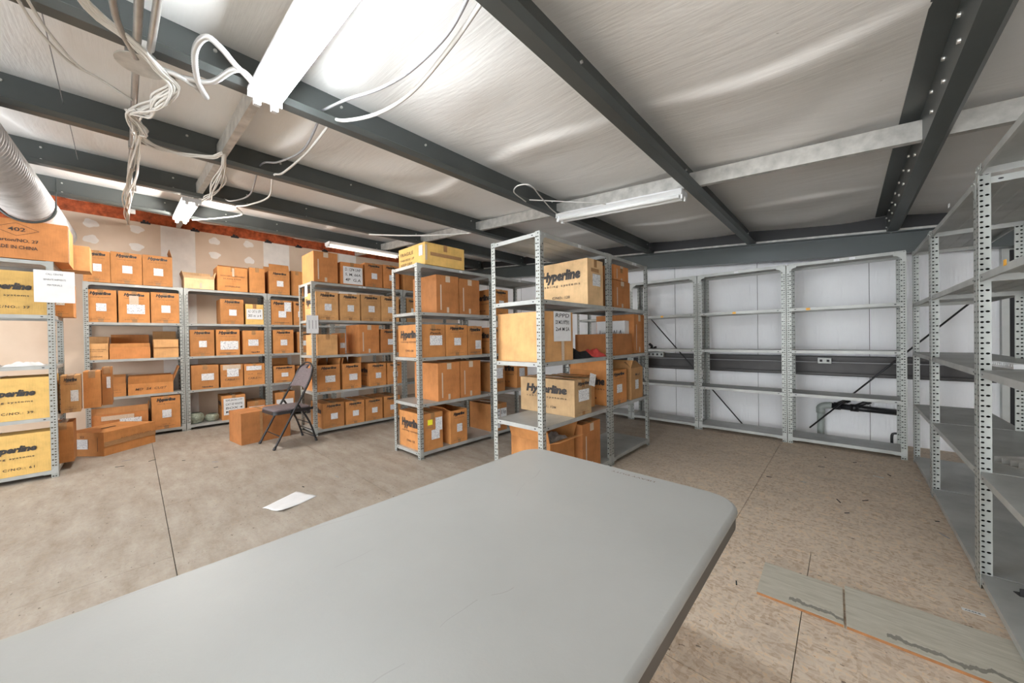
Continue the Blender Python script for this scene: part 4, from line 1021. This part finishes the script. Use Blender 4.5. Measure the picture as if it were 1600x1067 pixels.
# ================================================================== PAPER SIGNS ON POSTS
def sign(x, y, z, w, h, lines, lab, rz=P90, tilt=0, th=.5):
    mb = MB(); mb.box(0, w, -.001, 0, 0, h); o = link('paper_sign', mb.mesh('paper_sign', 'white'), None, (x, y, z), (0, tilt, rz)); tag(o, lab, 'sign')
    n = len(lines)
    if n: link('lettering', join_text([(t, w * (.5 - k / 2), h * (.86 - i * .17), w * k, h * .05, dict(m='ink'), 0) for i, (t, k) in enumerate(lines)], 'lettering', ['ink']), o, (0, -.0016, 0))
    for u in (.03, .5, .97):
        pass
    return o
sign(-5.437, -.617, 1.648, .240, .30, [('CALL CENTRE', .42), ('SEPARATE SHIPMENTS', .55), ('MATERIALS', .36)], 'white paper sign with three printed lines on the left edge rack')
o = sign(-5.068, 1.53, 1.35, .145, .235, [], 'small white paper with faint numbers hung on the rack post behind the chair')
link('lettering', join_text([('111', .03, .06, .09, .11, dict(m='ink'), 0)], 'lettering', ['cable_grey']), o, (0, -.0016, 0))
sign(-5.30, 1.592, 1.845, .10, .145, [], 'blank white slip hung under the top shelf of the rack behind the chair', 0)
sign(-2.04, 2.05, .03, .07, .155, [], 'white slip hanging at the foot of the rack behind the table corner', 0)
mb = MB(); mb.box(0, .10, -.001, 0, 0, .105); o = link('shipping_slip', mb.mesh('shipping_slip', 'label'), None, (-1.615, 2.68, .83), (0, .25, P90)); tag(o, 'crumpled shipping slip hanging beside the scuffed printed carton', 'paper slip')

# ================================================================== ODDS AND ENDS ON SHELVES
def rag(name, x, y, z, sx, sy, h, m, lab, cat, seed=1):
    mb = MB()
    def f(u, v):
        a, b = u - .5, v - .5; k = max(0, 1 - (2 * a) ** 4) * max(0, 1 - (2 * b) ** 4)
        return (a * sx, b * sy, h * k * (.6 + .4 * sin(9 * a + seed) * cos(11 * b + seed)) + .002)
    mb.grid(f, 14, 14); mb.box(-sx * .45, sx * .45, -sy * .45, sy * .45, 0, .004)
    return tag(link(name, mb.mesh(name, m), None, (x, y, z)), lab, cat)
rag('cloth', -1.82, 2.74, 1.0555, .30, .30, .09, 'cloth_black', 'crumpled black cloth on the middle shelf beside the big signed carton', 'cloth')
rag('cloth', -1.76, 3.0, 1.0555, .20, .18, .08, 'cloth_red', 'red cloth beside the crumpled black cloth on the middle shelf', 'cloth', 3)
rag('plastic_bag', -5.68, -1.06, 1.0555, .36, .44, .12, 'poly', 'crumpled clear plastic bag on the left edge rack middle shelf', 'bag', 5)
rag('paper_pile', -5.62, -.70, 1.0555, .30, .22, .045, 'white', 'untidy pile of white papers on the left edge rack middle shelf', 'paper', 2)
rag('plastic_bag', -5.75, -.47, .60, .14, .12, .10, 'poly', 'torn clear plastic hanging behind the end of the left edge rack', 'bag', 4) if False else None
# ribbed white strip and loose brackets on the right-hand racks
mb = MB(); mb.box(0, .05, 0, .34, 0, .010)
for k in range(16): mb.box(.0, .05, .004 + k * .021, .014 + k * .021, .010, .022)
tag(link('ribbed_strip', mb.mesh('ribbed_strip', 'white'), None, (.60, 2.95, 1.0505), (0, 0, .12)), 'white ribbed plastic strip on the right rack middle shelf', 'strip')
rs = random.Random(5)
for k in range(6):
    mb = MB(); L = .20; mb.box(0, L, 0, .03, 0, .002); mb.box(0, L, 0, .002, 0, .03)
    tag(link('metal_bracket', mb.mesh('metal_bracket', 'galv'), None, (.66 - .034 * k * sin(.6), 2.93 + .034 * k * cos(.6), .5555), (0, 0, .6)), 'thin galvanised bracket in the loose heap on a right rack shelf', 'bracket', 'loose brackets on the right rack')
mb = MB(); mb.box(0, .24, 0, .035, 0, .003); mb.box(0, .24, 0, .003, 0, .035)
tag(link('metal_bracket', mb.mesh('metal_bracket', 'dark'), None, (.56, 2.68, .0555), (0, 0, .35)), 'dark steel bracket lying on the nearest right rack bottom shelf', 'bracket')

# ================================================================== PIPES AND BOXES ON THE BACK WALL
SP = empty('standpipe', (-.225, 5.685, -.03)); tag(SP, 'grey standpipe with black pipe branch behind the corner rack', 'pipe')
mb = MB(); mb.cyl((0, 0, 0), (0, 0, .34), .034, 18); mb.cyl((0, 0, .31), (0, 0, .365), .041, 18); link('upright_pipe', mb.mesh('upright_pipe', 'grey_pipe'), SP)
mb = MB(); mb.tube([(0, 0, .35), (0, 0, .375), (.03, 0, .40), (.08, 0, .41), (.10, 0, .41)], .040, 14, 4); link('elbow', mb.mesh('elbow', 'grey_pipe'), SP)
mb = MB(); mb.cyl((.09, 0, .41), (.66, 0, .395), .033, 16); mb.cyl((.12, 0, .41), (.18, 0, .41), .044, 16); mb.cyl((.26, 0, .405), (.33, 0, .405), .042, 16); link('branch_pipe', mb.mesh('branch_pipe', 'black_abs'), SP)
for x in (.13, .30):
    mb = MB(); mb.cyl((x, 0, .42), (x + .12, -.02, .50), .022, 12); mb.cyl((x + .09, -.015, .48), (x + .12, -.02, .50), .030, 12); mb.cyl((x + .12, -.02, .50), (x + .16, -.02, .53), .012, 10); mb.cyl((x + .13, -.045, .515), (x + .13, .01, .505), .008, 8); link('valve', mb.mesh('valve', 'black_abs'), SP)
mb = MB(); mb.tube([(0, 0, 0), (0, 0, .12), (.02, 0, .15), (.08, 0, .15)], .012, 8, 4); tag(link('small_pipe', mb.mesh('small_pipe', 'black_abs'), None, (.36, 5.60, 0)), 'small bent black pipe at floor level by the corner rack', 'pipe')
def wbox(x, y, z, w, h, lab, n):
    mb = MB(); mb.box(0, w, 0, .05, 0, h); mb.bevel(.004); o = link('outlet_box', mb.mesh('outlet_box', 'steel'), None, (x, y, z)); tag(o, lab, 'outlet box')
    for k in range(n):
        mb = MB(); mb.box(w * (k + .3) / n, w * (k + .7) / n, -.003, -.0005, h * .3, h * .7); link('receptacle', mb.mesh('receptacle', 'dark'), o)
wbox(-.245, 5.575, .885, .125, .068, 'metal outlet box on the dark girt behind the corner rack', 2)
wbox(-2.30, 5.575, .92, .26, .075, 'long white power strip box on the girt behind the leftmost empty rack', 4)
mb = MB(); mb.tube([(0, 0, 0), (.03, .0, .06), (-.01, 0, .10)], .02, 8, 4); mb.tube([(.02, 0, 0), (.07, .0, .04), (.10, 0, .05)], .015, 8, 4); mb.box(-.05, .14, -.03, .03, -.02, .0)
tag(link('cord_bundle', mb.mesh('cord_bundle', 'dark'), None, (-2.26, 5.60, 1.02)), 'small dark bundle of cord above the long power strip box', 'cord')

for (x0, z0, x1, z1, lab) in ((-.324, .101, .96, 1.60, 'dark diagonal steel rod rising right behind the corner rack'), (-2.24, 1.517, -1.021, .041, 'dark diagonal steel rod falling right behind the two left empty racks')):
    mb = MB(); mb.cyl((0, 0, 0), (x1 - x0, 0, z1 - z0), .0085, 8); tag(link('brace_rod', mb.mesh('brace_rod', 'black_metal'), None, (x0, 5.595, z0)), lab, 'brace rod', 'diagonal rods along the back wall')
# ================================================================== DUCT, CONDUIT, CABLES
mb = MB(); P0 = Vector((-7.42, -.64, 2.66)); D = Vector((1, 0, -.062)).normalized(); L = 6.4; n = int(L / .009)
pts = [P0 + D * (L * i / n) + Vector((0, 0, .02 * sin(i * .004))) for i in range(n + 1)]
mb.tube(pts, .15, 28, 1, False, rf=lambda i: .148 + (-.002, .012, .016, .012, -.002, -.008)[i % 6])
DU = link('ribbed_duct', mb.mesh('ribbed_duct', 'duct')); tag(DU, 'fat ribbed grey air duct entering the wall at the left', 'duct')
mb = MB(); c = P0 + D * 2.02
mb.tube([c + Vector((0, .167 * cos(a / 20 * PI), -.167 * sin(a / 20 * PI))) for a in range(-2, 23)] , .010, 6, 1, False)
for s in (-1, 1): mb.box(c.x - .012, c.x + .012, c.y + s * .167 - .003, c.y + s * .167 + .003, c.z, zb(c.x) + .02)
link('hanger_strap', mb.mesh('hanger_strap', 'beam'), DU)
def cz(x, dz): return zb(x) + dz
def path(P, dz=-.03): return [(x, y, cz(x, dz)) if len(q) == 2 else q for q in P for x, y in [q[:2]]]
CO = empty('conduit_run', (-2.3, .02, cz(-2.3, -.05))); CO.location = (0, 0, 0); tag(CO, 'straight steel conduit run under the purlins at the upper left', 'conduit')
mb = MB(); mb.tube([(3.1, .08, cz(3.1, -.035)), (-2.3, .03, cz(-2.3, -.035)), (-7.2, -.02, cz(-7.2, -.035))], .0135, 10, 1, False)
link('pipe', mb.mesh('pipe', 'emt'), CO)
mb = MB()
for x in (-3.56, -4.9, -6.2): mb.box(x - .01, x + .01, 0.0, .045, cz(x, -.055), cz(x, .0))
mb.cyl((-4.10, .018, cz(-4.10, -.035)), (-4.18, .018, cz(-4.18, -.035)), .019, 10)
link('strap', mb.mesh('strap', 'emt'), CO)
mb = MB(); mb.tube([(3.1, .14, cz(3.1, -.035)), (.5, .11, cz(.5, -.035)), (-.3, .10, cz(-.3, -.035)), (-1.3, .09, cz(-1.3, -.035)), (-2.1, .07, cz(-2.1, -.05))], .0125, 8, 4); mb.tube([(3.1, .02, cz(3.1, -.035)), (.5, .02, cz(.5, -.03)), (-.3, .02, cz(-.3, -.025)), (-1.2, .02, cz(-1.2, -.02)), (-1.9, -.03, cz(-1.9, -.03)), (-2.2, .03, cz(-2.2, -.06))], .0115, 8, 5)
link('side_pipe', mb.mesh('side_pipe', 'emt'), CO)
JB = empty('junction_box', (-2.24, .045, cz(-2.24, -.055))); tag(JB, 'round junction box hanging under the purlin at the upper left', 'junction box')
mb = MB(); mb.cyl((0, 0, -.01), (0, 0, .035), .050, 20); link('box', mb.mesh('box', 'emt'), JB)
mb = MB(); mb.cyl((0, 0, -.014), (0, 0, -.010), .082, 24); link('cover_plate', mb.mesh('cover_plate', 'galv'), JB)
mb = MB(); mb.cyl((.075, .01, .01), (.125, .01, .01), .022, 10); mb.cyl((.05, .01, .01), (.08, .01, .01), .016, 10); link('connector', mb.mesh('connector', 'emt'), JB)
def cable(name, pts, r, m, lab, cat='cable', grp=None, dz=None, n=7, rf=None, sub=7):
    if dz is not None: pts = [(p[0], p[1], cz(p[0], p[2] if len(p) > 2 else dz)) for p in pts]
    mb = MB(); mb.tube(pts, r, n, sub, rf=rf); return tag(link(name, mb.mesh(name, m)), lab, cat, grp)
rib = lambda i: .0105 + (.0022 if i % 2 else 0)
cable('flexible_conduit', [(-2.26, .06, -.05), (-2.19, .14, -.07), (-2.205, .208, -.08), (-2.25, .25, -.08), (-2.256, .262, -.09), (-2.156, .221, -.07), (-1.998, .20, -.03), (-1.875, .222, -.02), (-1.90, .27, -.02), (-1.98, .33, -.02), (-2.06, .40, -.02), (-2.10, .43, -.03)], .011, 'flex', 'armoured flexible conduit looping up beside the large lit light', 'flexible conduit', 'armoured conduits feeding the large lit light', 0, 9, rib, 26)
cable('flexible_conduit', [(-2.28, .07, -.05), (-2.19, .185, -.07), (-2.15, .27, -.06), (-2.02, .33, -.03), (-2.02, .38, -.02), (-2.10, .44, -.03)], .011, 'flex', 'lower armoured flexible conduit running straight to the large lit light', 'flexible conduit', 'armoured conduits feeding the large lit light', 0, 9, rib, 30)
G1 = 'sagging cables crossing the purlins'
cable('cable', [(-.93, .82, .03), (-1.13, .861, -.0), (-1.41, .863, -.02), (-1.63, .824, -.03), (-1.90, .789, .01), (-2.25, .79, .08)], .0075, 'cable_grey', 'upper of two grey cables sagging across the bright ceiling bay', 'cable', G1, 0)
cable('cable', [(-.92, .87, .03), (-1.20, .914, -.0), (-1.55, .95, -.02), (-1.85, .929, -.02), (-2.08, .853, -.01), (-2.25, .84, .06)], .0095, 'cable_white', 'lower, thicker of two cables sagging across the bright ceiling bay', 'cable', G1, 0)
cable('cable', [(-2.24, .78, .05), (-2.66, .81, -.02), (-3.05, .76, -.02), (-3.55, .75, .08), (-4.2, .80, -.01), (-4.6, .72, -.02), (-4.87, .70, .05)], .007, 'cable_grey', 'upper grey cable sagging beyond the first purlin', 'cable', G1, 0)
cable('cable', [(-2.24, .84, .04), (-2.69, .841, -.02), (-3.27, .841, -.02), (-3.55, .84, .02), (-4.1, .93, -.02), (-4.6, .85, -.03), (-4.88, .80, -.01), (-5.2, .9, -.02), (-5.8, .72, -.01), (-6.1, .55, -.02)], .008, 'cable_white', 'lower pale cable sagging beyond the first purlin', 'cable', G1, 0)
cable('cable', [(-3.55, 2.0, .01), (-3.2, 2.35, -.02), (-2.85, 2.60, -.02), (-2.3, 2.9, .0)], .008, 'cable_white', 'pale cable drooping near the bridging above the yellow carton', 'cable', G1, 0) if False else None
cable('cable', [(-4.88, 2.30, -.01), (-4.4, 2.55, -.035), (-4.0, 2.80, -.03), (-3.56, 3.05, -.01)], .010, 'cable_white', 'white cable drooping from the purlin above the yellow carton', 'cable', G1, 0)
cable('wire_loop', [(-2.16, 3.02, -.005), (-2.05, 2.75, -.03), (-1.93, 2.45, -.03), (-1.85, 2.22, -.02), (-1.93, 2.16, -.02), (-2.06, 2.25, -.02), (-2.14, 2.45, -.01), (-2.16, 2.52, -.01)], .005, 'cable_white', 'thin white wire looping out by the unlit strip light', 'wire', 'loose wires at the unlit light', 0)
cable('wire_loop', [(-2.1, 2.50, -.01), (-1.85, 2.70, -.02), (-1.62, 2.95, -.015), (-1.64, 3.04, -.01), (-1.85, 3.04, -.02), (-2.10, 2.98, -.015)], .005, 'cable_white', 'second white wire curling over the unlit strip light housing', 'wire', 'loose wires at the unlit light', 0)
# white cable bundle: one tied bundle, every strand a part
BU = empty('cable_bundle', (0, 0, 0)); tag(BU, 'loose bundle of white network cables tied along the conduit, upper left', 'cable bundle')
rs = random.Random(21)
for k in range(16):
    j = lambda a=.02: rs.uniform(-a, a)
    P = [(-1.62 + .012 * k, -.30 + .016 * k, -.015), (-1.98 + j(.012), -.10 + j(.02), -.03), (-2.10 + j(.012), .02 + j(.02), -.05), (-2.20 + j(.012), .10 + j(.018), -.075 + j(.012)), (-2.27 + j(.012), .15 + j(.018), -.10 + j(.015)), (-2.42 + j(.03), .11 + j(.03), -.12 + j(.03)), (-2.66 + j(.05), .06 + j(.03), -.10 + j(.03)), (-2.80 + j(.03), .02 + j(.03), -.09 + j(.02)), (-3.00 + j(.04), .05 + j(.04), -.10 + j(.02)), (-3.2 + j(.03), .04 + j(.02), -.06)]
    if k < 8: P += [(-3.38 + j(.03), .13 + j(.02), -.055 + j(.01)), (-3.42 + j(.03), .27 + j(.02), -.045 + j(.015)), (-3.34 + j(.03), .41 + j(.015), -.03), (-3.22 + j(.02), .46 + j(.01), -.02), (-3.5, .50 + j(.015), -.03), (-4.0 + j(.04), .53 + j(.05), -.07 + j(.04)), (-4.5, .52 + j(.03), -.07 + j(.03)), (-4.86, .52 + j(.03), -.01)]
    else: P += [(-4.2, .02 + j(.045), -.05 + j(.02)), (-5.2, .0 + j(.05), -.06 + j(.02)), (-6.2, -.02 + j(.04), -.06 + j(.015)), (-7.1, -.02 + j(.02), -.06)]
    pts = [(q[0], q[1], cz(q[0], q[2])) for q in P]
    mb = MB(); mb.tube(pts, .0052, 6, 5); link('cable_strand', mb.mesh('cable_strand', 'cable_white'), BU)
for k in range(2):
    cable('network_cable', [(-1.95 + .05 * k, -.30 + .03 * k, -.02), (-2.16 - .02 * k, -.26 + .03 * k, -.04), (-2.31, -.234 + .03 * k, -.05), (-2.48, -.17 + .02 * k, -.06), (-2.58, -.085, -.05), (-2.72, .02, -.045)], .0052, 'cable_white', ('left of two single white cables swinging in from the upper left corner', 'right of two single white cables swinging in from the upper left corner')[k], 'cable', 'two cables from the upper left corner', 0, 6)
for k, x in enumerate((-3.552, -4.872)):
    cable('wire', [(x + 1.05, -.25 - .03 * k, .16), (x + .6, -.26 - .03 * k, .14), (x + .05, -.27 - .03 * k, .10)], .0025, 'cable_grey', ('thin dark hanger wire crossing the upper left ceiling bay', 'thin dark hanger wire at the left, above the duct')[k], 'wire', None, 0, 5)
